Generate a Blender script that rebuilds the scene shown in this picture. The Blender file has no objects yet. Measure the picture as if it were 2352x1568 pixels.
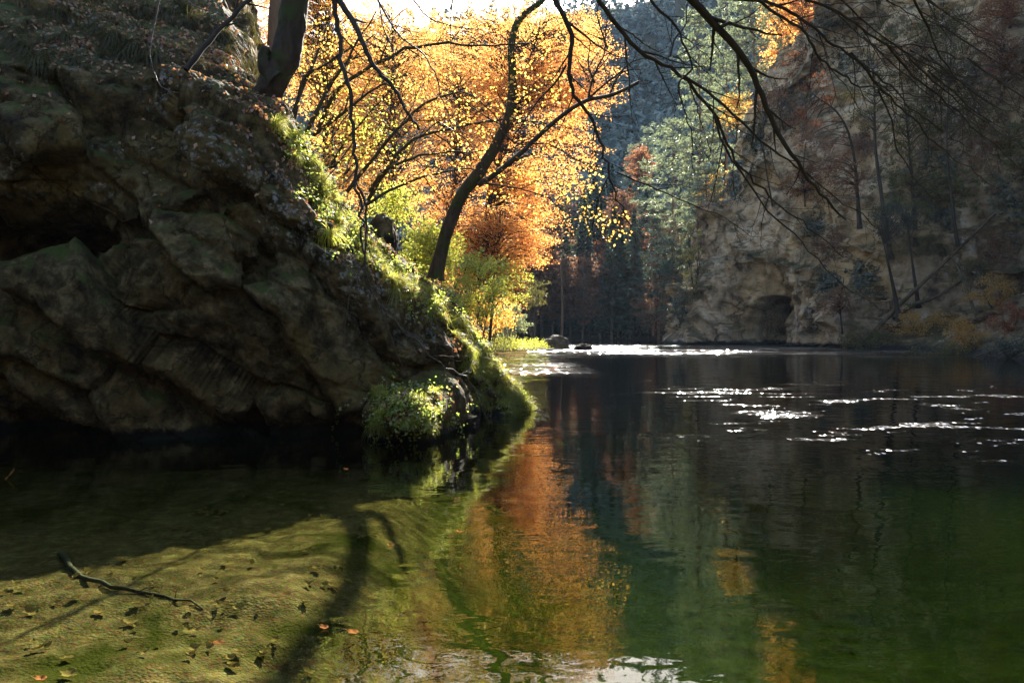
import bpy, math, random
import numpy as np
from mathutils import Vector
from mathutils.bvhtree import BVHTree

# ------------------------------------------------------------------ basics
SC = bpy.context.scene
COL = SC.collection
rng = np.random.default_rng(7)
random.seed(7)
H, F, HV = 1.7, 804.0, 329.0            # camera height, focal length and horizon row (1024 x 682)
CAM = np.array([0.0, 0.0, H])
K = 1024 / 2352.0


def P(u, v, Y):
    """world point at distance Y seen at reading (u, v) taken from the 2352 px wide photograph"""
    return np.array([(u * K - 512) / F * Y, Y, H - (v * K - HV) / F * Y])


def PP(pts, Y):
    pts = list(pts)
    if np.isscalar(Y):
        Y = [Y] * len(pts)
    elif len(Y) == 2 and len(pts) != 2:
        Y = np.linspace(Y[0], Y[1], len(pts))
    return np.array([P(a[0], a[1], y) for a, y in zip(pts, Y)])


def tag(o, label=None, cat=None, group=None, kind=None):
    if label: o['label'] = label
    if cat: o['category'] = cat
    if group: o['group'] = group
    if kind: o['kind'] = kind
    return o


def empty(name, loc, label, cat, group=None):
    o = bpy.data.objects.new(name, None)
    o.empty_display_size = 0.2
    COL.objects.link(o)
    o.location = [float(a) for a in loc]
    return tag(o, label, cat, group)


def mesh_data(name, V, F4=None, F3=None, mat=None, smooth=False):
    V = np.asarray(V, dtype=np.float32)
    me = bpy.data.meshes.new(name)
    loops, starts, n = [], [], 0
    if F4 is not None and len(F4):
        F4 = np.asarray(F4, dtype=np.int32)
        loops.append(F4.ravel()); starts.append(np.arange(len(F4)) * 4); n = len(F4) * 4
    if F3 is not None and len(F3):
        F3 = np.asarray(F3, dtype=np.int32)
        loops.append(F3.ravel()); starts.append(n + np.arange(len(F3)) * 3)
    loops = np.concatenate(loops); starts = np.concatenate(starts).astype(np.int32)
    me.vertices.add(len(V)); me.vertices.foreach_set('co', V.ravel())
    me.loops.add(len(loops)); me.loops.foreach_set('vertex_index', loops.astype(np.int32))
    me.polygons.add(len(starts)); me.polygons.foreach_set('loop_start', starts)
    me.update(calc_edges=True)
    me.polygons.foreach_set('use_smooth', np.full(len(starts), bool(smooth)))
    if mat: me.materials.append(mat)
    me.update()
    return me


def obj(name, me, parent=None, loc=None):
    o = bpy.data.objects.new(name, me)
    COL.objects.link(o)
    if parent is not None:
        o.parent = parent
    if loc is not None:
        o.location = [float(a) for a in loc]
    return o


def child(name, me_V, parent, mat, F4=None, F3=None, smooth=False):
    """mesh in world coordinates, stored relative to its parent's location"""
    V = np.asarray(me_V, dtype=float) - np.array(parent.location)
    return obj(name, mesh_data(name, V, F4, F3, mat, smooth), parent)


def copy_tree(o, parent=None):
    c = o.copy(); COL.objects.link(c)
    if parent is not None: c.parent = parent
    for ch in list(o.children): copy_tree(ch, c)
    return c


# ------------------------------------------------------------------ noise
def _h(ix, iy, iz, seed):
    with np.errstate(over='ignore'):
        h = (ix.astype(np.uint32) * np.uint32(374761393) + iy.astype(np.uint32) * np.uint32(668265263)
             + iz.astype(np.uint32) * np.uint32(2147483647) + np.uint32(seed * 974711))
        h = (h ^ (h >> np.uint32(13))) * np.uint32(1274126177)
        h = (h ^ (h >> np.uint32(16))) * np.uint32(2246822519)
        return (h ^ (h >> np.uint32(15))).astype(np.float64) / 4294967295.0


def vn(Q, seed=0):
    Q = np.asarray(Q, dtype=float)
    i = np.floor(Q).astype(np.int64); f = Q - i
    f = f * f * f * (f * (f * 6 - 15) + 10)
    r = 0
    for dx in (0, 1):
        wx = f[..., 0] if dx else 1 - f[..., 0]
        for dy in (0, 1):
            wy = f[..., 1] if dy else 1 - f[..., 1]
            for dz in (0, 1):
                wz = f[..., 2] if dz else 1 - f[..., 2]
                r = r + wx * wy * wz * _h(i[..., 0] + dx, i[..., 1] + dy, i[..., 2] + dz, seed)
    return r * 2 - 1


def fbm(Q, o=4, seed=0, gain=0.5):
    r, a, s = 0, 1.0, 0
    Q = np.asarray(Q, dtype=float)
    for k in range(o):
        r = r + a * vn(Q * 2.03 ** k + k * 17.3, seed + k); s += a; a *= gain
    return r / s


def ridged(Q, o=4, seed=0):
    r, a, s = 0, 1.0, 0
    Q = np.asarray(Q, dtype=float)
    for k in range(o):
        r = r + a * (1 - 2 * np.abs(vn(Q * 2.03 ** k + k * 9.1, seed + k))); s += a; a *= 0.5
    return r / s


def facets(Q, seed, tilt=0.5, step=0.5):
    """broken, blocky relief: every cell of a jittered lattice is a small tilted plane"""
    Q = np.asarray(Q, dtype=float); i = np.floor(Q).astype(np.int64)
    best = np.full(Q.shape[:-1], 1e9); out = np.zeros(Q.shape[:-1]); sec = np.full(Q.shape[:-1], 1e9)
    for dx in (-1, 0, 1):
        for dy in (-1, 0, 1):
            for dz in (-1, 0, 1):
                c = i + np.array([dx, dy, dz])
                h = [_h(c[..., 0], c[..., 1], c[..., 2], seed + k) for k in range(7)]
                d = Q - (c + np.stack(h[:3], -1))
                r = (d * d).sum(-1)
                val = tilt * 2 * ((h[3] - .5) * d[..., 0] + (h[4] - .5) * d[..., 1] + (h[5] - .5) * d[..., 2]) + step * (h[6] - .5)
                m = r < best
                sec = np.where(m, best, np.minimum(sec, r)); out = np.where(m, val, out); best = np.where(m, r, best)
    edge = np.sqrt(sec) - np.sqrt(best)
    return out - 0.28 * np.exp(-(edge / 0.07) ** 2)          # narrow joints between the blocks


def smooth(a, b, x):
    t = np.clip((x - a) / (b - a), 0, 1)
    return t * t * (3 - 2 * t)


# ------------------------------------------------------------------ materials
def new_mat(name):
    m = bpy.data.materials.new(name); m.use_nodes = True
    nt = m.node_tree; nt.nodes.clear()
    return m, nt, nt.nodes, nt.links


def ramp(nd, stops):
    r = nd.new('ShaderNodeValToRGB')
    e = r.color_ramp.elements
    while len(e) > 1: e.remove(e[-1])
    e[0].position = stops[0][0]; e[0].color = (*stops[0][1], 1)
    for p, c in stops[1:]:
        x = e.new(p); x.color = (*c, 1)
    return r


def noise_node(nd, lk, vec, scale, detail=6, rough=0.6, dist=0.0):
    n = nd.new('ShaderNodeTexNoise')
    n.inputs['Scale'].default_value = scale; n.inputs['Detail'].default_value = detail
    n.inputs['Roughness'].default_value = rough; n.inputs['Distortion'].default_value = dist
    if vec is not None: lk.new(vec, n.inputs['Vector'])
    return n


def mapping(nd, lk, vec, scale=(1, 1, 1), rot=(0, 0, 0)):
    m = nd.new('ShaderNodeMapping')
    m.inputs['Scale'].default_value = scale; m.inputs['Rotation'].default_value = rot
    lk.new(vec, m.inputs['Vector'])
    return m.outputs['Vector']


def math_node(nd, lk, op, a, b=None, c=None, clamp=False):
    n = nd.new('ShaderNodeMath'); n.operation = op; n.use_clamp = clamp
    for k, x in enumerate((a, b, c)):
        if x is None: continue
        if isinstance(x, (int, float)): n.inputs[k].default_value = x
        else: lk.new(x, n.inputs[k])
    return n.outputs[0]


def mix_col(nd, lk, fac, a, b, mode='MIX'):
    n = nd.new('ShaderNodeMix'); n.data_type = 'RGBA'; n.blend_type = mode
    for s, x in ((n.inputs[0], fac), (n.inputs[6], a), (n.inputs[7], b)):
        if isinstance(x, (int, float)): s.default_value = x
        elif isinstance(x, tuple): s.default_value = (*x, 1)
        else: lk.new(x, s)
    return n.outputs[2]


def band(nd, lk, val, lo, hi):
    """0..1 step between lo and hi"""
    n = nd.new('ShaderNodeMapRange'); n.clamp = True
    n.inputs['From Min'].default_value = lo; n.inputs['From Max'].default_value = hi
    lk.new(val, n.inputs['Value'])
    return n.outputs['Result']


def leaf_mat(name, cols, trans=0.55, tcols=None, gloss=0.04, rough=0.45, spots=True):
    """thin leaves: light falls on them and through them; each leaf (mesh island) has its own tint"""
    m, nt, nd, lk = new_mat(name)
    out = nd.new('ShaderNodeOutputMaterial')
    geo = nd.new('ShaderNodeNewGeometry')
    n = len(cols)
    r = ramp(nd, [(k / max(1, n - 1), c) for k, c in enumerate(cols)])
    lk.new(geo.outputs['Random Per Island'], r.inputs['Fac'])
    tc = tcols or [tuple(min(0.95, x * 1.35 + 0.0) for x in c) for c in cols]
    r2 = ramp(nd, [(k / max(1, n - 1), c) for k, c in enumerate(tc)])
    lk.new(geo.outputs['Random Per Island'], r2.inputs['Fac'])
    d = nd.new('ShaderNodeBsdfDiffuse'); t = nd.new('ShaderNodeBsdfTranslucent')
    lk.new(r.outputs['Color'], d.inputs['Color']); lk.new(r2.outputs['Color'], t.inputs['Color'])
    mx = nd.new('ShaderNodeMixShader'); mx.inputs[0].default_value = trans
    lk.new(d.outputs[0], mx.inputs[1]); lk.new(t.outputs[0], mx.inputs[2])
    g = nd.new('ShaderNodeBsdfGlossy'); g.inputs['Roughness'].default_value = rough
    g.inputs['Color'].default_value = (1, 1, 1, 1)
    mg = nd.new('ShaderNodeMixShader'); mg.inputs[0].default_value = gloss
    lk.new(mx.outputs[0], mg.inputs[1]); lk.new(g.outputs[0], mg.inputs[2])
    lk.new(mg.outputs[0], out.inputs['Surface'])
    return m


def bark_mat(name, a, b, moss=None, scale=6.0, bump=0.4, rough=0.85, stretch=0.25):
    m, nt, nd, lk = new_mat(name)
    out = nd.new('ShaderNodeOutputMaterial'); bs = nd.new('ShaderNodeBsdfPrincipled')
    tc = nd.new('ShaderNodeTexCoord')
    vec = mapping(nd, lk, tc.outputs['Object'], (1, 1, stretch))
    n = noise_node(nd, lk, vec, scale, 8, 0.65, 0.4)
    r = ramp(nd, [(0.3, a), (0.7, b)]); lk.new(n.outputs['Fac'], r.inputs['Fac'])
    col = r.outputs['Color']
    if moss:
        n2 = noise_node(nd, lk, tc.outputs['Object'], scale * 0.35, 5, 0.6)
        col = mix_col(nd, lk, band(nd, lk, n2.outputs['Fac'], 0.5, 0.6), col, moss)
    lk.new(col, bs.inputs['Base Color'])
    bs.inputs['Roughness'].default_value = rough
    bs.inputs['Specular IOR Level'].default_value = 0.3
    bp = nd.new('ShaderNodeBump'); bp.inputs['Strength'].default_value = bump; bp.inputs['Distance'].default_value = 0.03
    lk.new(n.outputs['Fac'], bp.inputs['Height']); lk.new(bp.outputs[0], bs.inputs['Normal'])
    lk.new(bs.outputs[0], out.inputs['Surface'])
    return m


def rock_mat(name, dark, mid, light, ochre, lichen, moss, sc=1.0, lich_amt=0.62, moss_lo=0.35, moss_amt=1.0,
             streak=0.0, rust=None, lich_z=None, pale=None, bump=0.6, bdist=0.05, wet=None):
    m, nt, nd, lk = new_mat(name)
    out = nd.new('ShaderNodeOutputMaterial'); bs = nd.new('ShaderNodeBsdfPrincipled')
    tc = nd.new('ShaderNodeTexCoord'); co = tc.outputs['Object']
    geo = nd.new('ShaderNodeNewGeometry')
    sep = nd.new('ShaderNodeSeparateXYZ'); lk.new(geo.outputs['Normal'], sep.inputs[0])
    big = noise_node(nd, lk, co, 0.55 * sc, 6, 0.62, 0.6)
    med = noise_node(nd, lk, co, 3.0 * sc, 9, 0.68, 0.3)
    fine = noise_node(nd, lk, co, 14.0 * sc, 8, 0.7)
    r = ramp(nd, [(0.36, dark), (0.50, mid), (0.64, light)])
    lk.new(med.outputs['Fac'], r.inputs['Fac'])
    col = r.outputs['Color']
    col = mix_col(nd, lk, band(nd, lk, big.outputs['Fac'], 0.44, 0.62), col, mix_col(nd, lk, 0.65, col, ochre))
    if streak:
        sv = mapping(nd, lk, co, (1.0 * sc, 1.0 * sc, 0.09 * sc))
        st = noise_node(nd, lk, sv, 1.6, 6, 0.65, 0.2)
        col = mix_col(nd, lk, math_node(nd, lk, 'MULTIPLY', band(nd, lk, st.outputs['Fac'], 0.5, 0.68), streak), col, dark)
    if rust:
        rn = noise_node(nd, lk, co, 0.8 * sc, 5, 0.6, 0.5)
        col = mix_col(nd, lk, math_node(nd, lk, 'MULTIPLY', band(nd, lk, rn.outputs['Fac'], 0.56, 0.66), 0.7), col, rust)
    if pale is not None:                     # full colour on the river buttress, darker tone further round
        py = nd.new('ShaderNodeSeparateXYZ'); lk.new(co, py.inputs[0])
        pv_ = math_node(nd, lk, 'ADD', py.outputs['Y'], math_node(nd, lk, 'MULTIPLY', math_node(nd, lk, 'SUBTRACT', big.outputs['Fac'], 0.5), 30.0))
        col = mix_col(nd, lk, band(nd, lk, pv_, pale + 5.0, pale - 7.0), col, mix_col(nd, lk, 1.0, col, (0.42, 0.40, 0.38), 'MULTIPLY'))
    ck = nd.new('ShaderNodeTexVoronoi'); ck.feature = 'DISTANCE_TO_EDGE'; ck.inputs['Scale'].default_value = 1.5 * sc
    cn = noise_node(nd, lk, co, 2.5 * sc, 5, 0.65)
    cs = nd.new('ShaderNodeVectorMath'); cs.operation = 'SCALE'; cs.inputs['Scale'].default_value = 0.9 / sc
    ca = nd.new('ShaderNodeVectorMath'); ca.operation = 'ADD'
    lk.new(cn.outputs['Color'], cs.inputs[0]); lk.new(cs.outputs[0], ca.inputs[0]); lk.new(mapping(nd, lk, co, (1, 1, 0.6)), ca.inputs[1])
    lk.new(ca.outputs[0], ck.inputs['Vector'])
    crk = math_node(nd, lk, 'MULTIPLY', band(nd, lk, ck.outputs['Distance'], 0.045, 0.008), band(nd, lk, big.outputs['Fac'], 0.40, 0.55))
    col = mix_col(nd, lk, math_node(nd, lk, 'MULTIPLY', crk, 0.55), col, tuple(c * 0.35 for c in dark))
    # lichen flecks gathered in patches
    vo = nd.new('ShaderNodeTexVoronoi'); vo.inputs['Scale'].default_value = 8.0 * sc
    wv = nd.new('ShaderNodeVectorMath'); wv.operation = 'ADD'
    ns = noise_node(nd, lk, co, 9.0 * sc, 4, 0.6)
    lk.new(co, wv.inputs[0])
    sc_ = nd.new('ShaderNodeVectorMath'); sc_.operation = 'SCALE'; sc_.inputs['Scale'].default_value = 0.25 / sc
    lk.new(ns.outputs['Color'], sc_.inputs[0]); lk.new(sc_.outputs[0], wv.inputs[1])
    lk.new(wv.outputs[0], vo.inputs['Vector'])
    patch = noise_node(nd, lk, co, 0.6 * sc, 5, 0.6, 0.3)
    lf = math_node(nd, lk, 'MULTIPLY', band(nd, lk, vo.outputs['Distance'], 0.50, 0.30), band(nd, lk, patch.outputs['Fac'], lich_amt - 0.1, lich_amt))
    if lich_z is not None:
        sz = nd.new('ShaderNodeSeparateXYZ'); lk.new(co, sz.inputs[0])
        zz_ = math_node(nd, lk, 'ADD', sz.outputs['Z'], math_node(nd, lk, 'MULTIPLY', math_node(nd, lk, 'MAXIMUM', math_node(nd, lk, 'ADD', sz.outputs['X'], 4.5), 0.0), 1.1))
        lf = math_node(nd, lk, 'MULTIPLY', lf, band(nd, lk, zz_, lich_z - 0.8, lich_z + 0.5))
    lf2 = math_node(nd, lk, 'MULTIPLY', lf, band(nd, lk, fine.outputs['Fac'], 0.42, 0.55))
    col = mix_col(nd, lk, lf2, col, lichen)
    # moss on ledges and tops
    mn = noise_node(nd, lk, co, 2.2 * sc, 6, 0.65)
    mz = math_node(nd, lk, 'ADD', sep.outputs['Z'], math_node(nd, lk, 'MULTIPLY', math_node(nd, lk, 'SUBTRACT', mn.outputs['Fac'], 0.5), 2.0))
    mf = math_node(nd, lk, 'MULTIPLY', band(nd, lk, mz, moss_lo, moss_lo + 0.3), moss_amt)
    mc = mix_col(nd, lk, fine.outputs['Fac'], moss, tuple(c * 2.0 for c in moss))
    col = mix_col(nd, lk, mf, col, mc)
    if wet is not None:                      # dark algae band just above the water
        sp = nd.new('ShaderNodeSeparateXYZ'); lk.new(co, sp.inputs[0])
        hz = math_node(nd, lk, 'ADD', sp.outputs['Z'], math_node(nd, lk, 'MULTIPLY', math_node(nd, lk, 'SUBTRACT', med.outputs['Fac'], 0.5), wet * 1.5))
        col = mix_col(nd, lk, band(nd, lk, hz, wet, wet * 0.5), col, (0.012, 0.011, 0.007))
    lk.new(col, bs.inputs['Base Color'])
    bs.inputs['Roughness'].default_value = 0.9
    bs.inputs['Specular IOR Level'].default_value = 0.2
    hsum = math_node(nd, lk, 'SUBTRACT', math_node(nd, lk, 'ADD', med.outputs['Fac'], math_node(nd, lk, 'MULTIPLY', fine.outputs['Fac'], 0.45)), math_node(nd, lk, 'MULTIPLY', crk, 0.5))
    bp = nd.new('ShaderNodeBump'); bp.inputs['Strength'].default_value = bump; bp.inputs['Distance'].default_value = bdist * 2
    lk.new(hsum, bp.inputs['Height']); lk.new(bp.outputs[0], bs.inputs['Normal'])
    lk.new(bs.outputs[0], out.inputs['Surface'])
    return m


def soil_mat(name, cols, sc=1.0, bump=0.5, bdist=0.05):
    m, nt, nd, lk = new_mat(name)
    out = nd.new('ShaderNodeOutputMaterial'); bs = nd.new('ShaderNodeBsdfPrincipled')
    tc = nd.new('ShaderNodeTexCoord'); co = tc.outputs['Object']
    a = noise_node(nd, lk, co, 0.5 * sc, 6, 0.65, 0.3); b = noise_node(nd, lk, co, 7 * sc, 8, 0.7)
    s = math_node(nd, lk, 'ADD', math_node(nd, lk, 'MULTIPLY', a.outputs['Fac'], 0.55), math_node(nd, lk, 'MULTIPLY', b.outputs['Fac'], 0.45))
    r = ramp(nd, [(0.32 + 0.36 * k / (len(cols) - 1), c) for k, c in enumerate(cols)]); lk.new(s, r.inputs['Fac'])
    lk.new(r.outputs['Color'], bs.inputs['Base Color']); bs.inputs['Roughness'].default_value = 0.95
    bs.inputs['Specular IOR Level'].default_value = 0.15
    bp = nd.new('ShaderNodeBump'); bp.inputs['Strength'].default_value = bump; bp.inputs['Distance'].default_value = bdist
    lk.new(b.outputs['Fac'], bp.inputs['Height']); lk.new(bp.outputs[0], bs.inputs['Normal'])
    lk.new(bs.outputs[0], out.inputs['Surface'])
    return m


# ------------------------------------------------------------------ mesh building blocks
class Tubes:
    """collects tapering tubes into one mesh"""
    def __init__(self):
        self.V, self.F, self.n = [], [], 0

    def add(self, pts, r0, r1=None, sides=5, radii=None, lump=0.0, cap=True):
        pts = np.asarray(pts, dtype=float); m = len(pts)
        if m < 2: return
        r = np.asarray(radii, dtype=float) if radii is not None else np.linspace(r0, r1 if r1 is not None else r0, m)
        t = np.gradient(pts, axis=0); t /= np.linalg.norm(t, axis=1)[:, None] + 1e-9
        ref = np.array([0.13, 0.97, 0.2]) if abs(t[0][1]) < 0.8 else np.array([1.0, 0.1, 0.1])
        a = np.cross(t, ref); a /= np.linalg.norm(a, axis=1)[:, None] + 1e-9
        b = np.cross(t, a)
        th = np.arange(sides) / sides * 2 * math.pi
        ring = (a[:, None, :] * np.cos(th)[None, :, None] + b[:, None, :] * np.sin(th)[None, :, None]) * r[:, None, None]
        V = pts[:, None, :] + ring
        if lump:
            d = vn(V * (0.9 / max(r.mean(), 0.02)) * 0.5, 3)[..., None]
            if sides >= 10: d = d + 0.55 * ridged(V * np.array([1, 1, 0.35]) * (2.2 / max(r.mean(), 0.02)), 3, 8)[..., None]
            V = V + ring * d * lump
        V = V.reshape(-1, 3)
        i = np.arange(m - 1)[:, None] * sides; j = np.arange(sides)[None, :]; k = (j + 1) % sides
        q = np.stack([i + j, i + k, i + sides + k, i + sides + j], -1).reshape(-1, 4)
        self.F.append(q + self.n); self.V.append(V); self.n += len(V)
        if cap:                              # close the thin end with a point
            tip = pts[-1] + t[-1] * r[-1]
            self.V.append(tip[None]); e = self.n - sides
            q = np.stack([e + j[0], e + k[0], np.full(sides, self.n), np.full(sides, self.n)], -1)
            self.T = getattr(self, 'T', []); self.T.append(q[:, :3]); self.n += 1

    def arrays(self):
        return np.concatenate(self.V), np.concatenate(self.F), (np.concatenate(self.T) if getattr(self, 'T', None) else None)

    def child(self, name, parent, mat, smooth=True):
        V, Fq, T = self.arrays()
        return child(name, V, parent, mat, Fq, T, smooth)

    def mesh(self, name, mat, smooth=True):
        V, Fq, T = self.arrays()
        return mesh_data(name, V, Fq, T, mat, smooth)


def unit(a):
    a = np.asarray(a, dtype=float)
    return a / (np.linalg.norm(a, axis=-1, keepdims=True) + 1e-9)


def resample(pts, n):
    """smooth curve through points (Catmull-Rom)"""
    p = np.asarray(pts, dtype=float)
    q = np.vstack([2 * p[0] - p[1], p, 2 * p[-1] - p[-2]])
    d = np.concatenate([[0], np.cumsum(np.linalg.norm(np.diff(p, axis=0), axis=1))])
    s = np.linspace(0, d[-1], n)
    k = np.clip(np.searchsorted(d, s, side='right') - 1, 0, len(p) - 2)
    t = ((s - d[k]) / (d[k + 1] - d[k] + 1e-9))[:, None]
    a, b, c, e = q[k], q[k + 1], q[k + 2], q[k + 3]
    return 0.5 * (2 * b + (c - a) * t + (2 * a - 5 * b + 4 * c - e) * t ** 2 + (3 * b - a - 3 * c + e) * t ** 3)


def leaves(C, size, normal=None, tilt=0.6, aspect=0.62, fold=0.16, droop=0.0, r=None):
    """leaf-shaped quads (diamond folded along the midrib) at centres C"""
    r = r or rng
    C = np.asarray(C, dtype=float); n = len(C)
    nrm = np.tile(np.array([0, 0, 1.0]), (n, 1)) if normal is None else np.asarray(normal, dtype=float)
    nrm = unit(nrm + r.normal(0, tilt, (n, 3)))
    d = r.normal(0, 1, (n, 3)); d[:, 2] -= droop
    d = unit(d - nrm * (d * nrm).sum(1)[:, None])
    s = np.cross(nrm, d)
    L = (size * r.uniform(0.65, 1.25, n))[:, None]; W = L * aspect * r.uniform(0.8, 1.15, n)[:, None]
    f = fold * L * r.uniform(0.2, 1.5, n)[:, None]
    v0 = C - d * L * 0.5; v2 = C + d * L * 0.5 - nrm * f * 0.3
    v1 = C + s * W * 0.5 + nrm * f - d * L * 0.06; v3 = C - s * W * 0.5 + nrm * f - d * L * 0.06
    V = np.stack([v0, v1, v2, v3], 1).reshape(-1, 3)
    return V, np.arange(4 * n).reshape(-1, 4)


def join_vf(parts):
    V, Fq, n = [], [], 0
    for v, f in parts:
        V.append(v); Fq.append(f + n); n += len(v)
    return np.concatenate(V), np.concatenate(Fq)


def in_ball(n, r=None):
    r = r or rng
    q = unit(r.normal(0, 1, (n, 3)))
    return q * r.uniform(0, 1, (n, 1)) ** (1 / 3)


def sprays(blobs, per_m3=None, n_spray=60, n_leaf=40, size=0.16, spray_r=0.8, thick=0.12, tilt=0.7, shell=0.5, tubes=None,
           axis=None, twig_r=0.02, droop=0.25, aspect=0.62, down=0.15):
    """foliage in flat sprays spread through ellipsoids; blobs = [(centre, radii, share)]"""
    parts = []
    tot = sum(b[2] for b in blobs)
    for c, rad, share in blobs:
        ns = max(2, int(n_spray * share / tot))
        q = unit(rng.normal(0, 1, (ns, 3))) * (rng.uniform(shell ** 3, 1, (ns, 1)) ** (1 / 3))
        q *= (1 + 0.22 * vn(q * 1.7 + c[0], 5))[:, None]
        cc = np.asarray(c) + q * np.asarray(rad)
        outw = unit(q * np.array([1, 1, 0.2]) + rng.normal(0, 0.2, (ns, 3)))
        for k in range(ns):
            m = int(n_leaf * rng.uniform(0.5, 1.4))
            sr = spray_r * rng.uniform(0.6, 1.3)
            a = rng.uniform(0, 2 * math.pi, m); rr = np.sqrt(rng.uniform(0, 1, m)) * sr
            o = outw[k]; side = unit(np.cross(o, [0, 0, 1.0])); up = np.cross(side, o)
            pt = cc[k] + o * (rr * np.cos(a))[:, None] * 1.25 + side * (rr * np.sin(a))[:, None] * 0.8 + up * rng.normal(0, thick, m)[:, None]
            pt[:, 2] -= down * ((rr * np.cos(a)) / sr + 1) * sr
            parts.append(leaves(pt, size, np.tile(up, (m, 1)), tilt, aspect, droop=droop))
            if tubes is not None and axis is not None:
                ax = axis[np.argmin(np.linalg.norm(axis - (cc[k] - np.array([0, 0, np.linalg.norm(np.asarray(rad)) * 0.25])), axis=1))]
                mid = (ax + cc[k]) / 2 + rng.normal(0, 0.08, 3) * np.linalg.norm(cc[k] - ax) + np.array([0, 0, 0.12 * np.linalg.norm(cc[k] - ax)])
                tubes.add(resample([ax, mid, cc[k], cc[k] + o * sr * 0.9 - np.array([0, 0, down * sr * 1.4])], 8), twig_r * rng.uniform(0.7, 1.6), twig_r * 0.2, 4)
    return join_vf(parts)


def twig(T, pts, r0, r1, n_child, length, level, up=0.6, spread=0.9, sides=5, start=0.15, tips=None, sub=0.55, nsub=4, side_bias=None):
    """a bare branch with side twigs that leave it alternately and curl up at their ends"""
    pts = resample(pts, max(6, int(len(pts) * 3)))
    m = len(pts)
    wob = np.linalg.norm(pts[-1] - pts[0]) * 0.006
    pts = pts + rng.normal(0, 1, pts.shape) * wob * np.linspace(0.2, 1, m)[:, None]
    T.add(pts, r0, r1, sides if r0 > 0.006 else 4)
    if tips is not None: tips.append(pts[-1])
    if level <= 0: return
    tang = unit(np.gradient(pts, axis=0))
    sgn = 1
    for k in range(n_child):
        f = start + (1 - start) * (k + rng.uniform(0, 0.9)) / n_child
        i = min(m - 1, int(f * (m - 1)))
        base, t = pts[i], tang[i]
        side = unit(np.cross(t, [0.0, 1.0, 0.0]) + rng.normal(0, 0.35, 3)) * sgn
        sgn = -sgn if rng.random() < 0.8 else sgn
        if side_bias is not None and rng.random() < 0.5: side = unit(side + side_bias)
        L = length * rng.uniform(0.45, 1.2) * (1.1 - 0.6 * f)
        d = unit(t * (1.15 - spread * 0.4) + side * spread * rng.uniform(0.6, 1.1))
        q = [base]; step = L / 6
        for j in range(6):
            d = unit(d + np.array([0, 0, up * 0.30 * (j / 5) - 0.06]) + rng.normal(0, 0.07, 3))
            q.append(q[-1] + d * step)
        rr = (r0 + (r1 - r0) * f) * rng.uniform(0.35, 0.6)
        rr = max(rr, 0.0018)
        twig(T, q, rr, max(0.0012, rr * 0.3), nsub, L * sub, level - 1, up, spread, 4, 0.2, tips, sub, max(2, nsub - 1), side_bias)


# ------------------------------------------------------------------ light, air, camera
SUN_E, SUN_A = math.radians(30.5), math.radians(6.0)
w = bpy.data.worlds.new('World'); SC.world = w; w.use_nodes = True
nt = w.node_tree; nt.nodes.clear()
sky = nt.nodes.new('ShaderNodeTexSky'); sky.sky_type = 'NISHITA'; sky.sun_disc = False
sky.sun_elevation = SUN_E; sky.sun_rotation = SUN_A
bg = nt.nodes.new('ShaderNodeBackground'); bg.inputs['Strength'].default_value = 0.07
wo = nt.nodes.new('ShaderNodeOutputWorld')
nt.links.new(sky.outputs[0], bg.inputs[0]); nt.links.new(bg.outputs[0], wo.inputs['Surface'])
sl = bpy.data.lights.new('sun', 'SUN'); sl.energy = 5.0; sl.angle = math.radians(0.53); sl.color = (1.0, 0.93, 0.82)
so = bpy.data.objects.new('sun', sl); COL.objects.link(so)
sd = Vector((math.sin(SUN_A) * math.cos(SUN_E), math.cos(SUN_A) * math.cos(SUN_E), math.sin(SUN_E)))
so.rotation_euler = sd.to_track_quat('Z', 'Y').to_euler(); so.location = (5, 40, 60)

cd = bpy.data.cameras.new('camera'); cam = bpy.data.objects.new('camera', cd); COL.objects.link(cam)
cam.location = (0, 0, H); cam.rotation_euler = (math.radians(90), 0, 0)
cd.sensor_width = 36.0; cd.lens = 36.0 * F / 1024.0
cd.shift_y = -(341 - HV) / 1024.0
cd.clip_start = 0.05; cd.clip_end = 3000
SC.camera = cam
SC.view_settings.view_transform = 'Standard'; SC.view_settings.look = 'None'
SC.view_settings.gamma = 1.0; SC.view_settings.exposure = 2.6
SC.render.engine = 'CYCLES'
cy = SC.cycles
cy.use_denoising = True; cy.use_adaptive_sampling = False
cy.max_bounces = 8; cy.diffuse_bounces = 3; cy.glossy_bounces = 3; cy.transmission_bounces = 4
cy.transparent_max_bounces = 8; cy.volume_bounces = 0
cy.sample_clamp_indirect = 6.0; cy.sample_clamp_direct = 0.0
cy.caustics_reflective = False; cy.caustics_refractive = False

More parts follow.
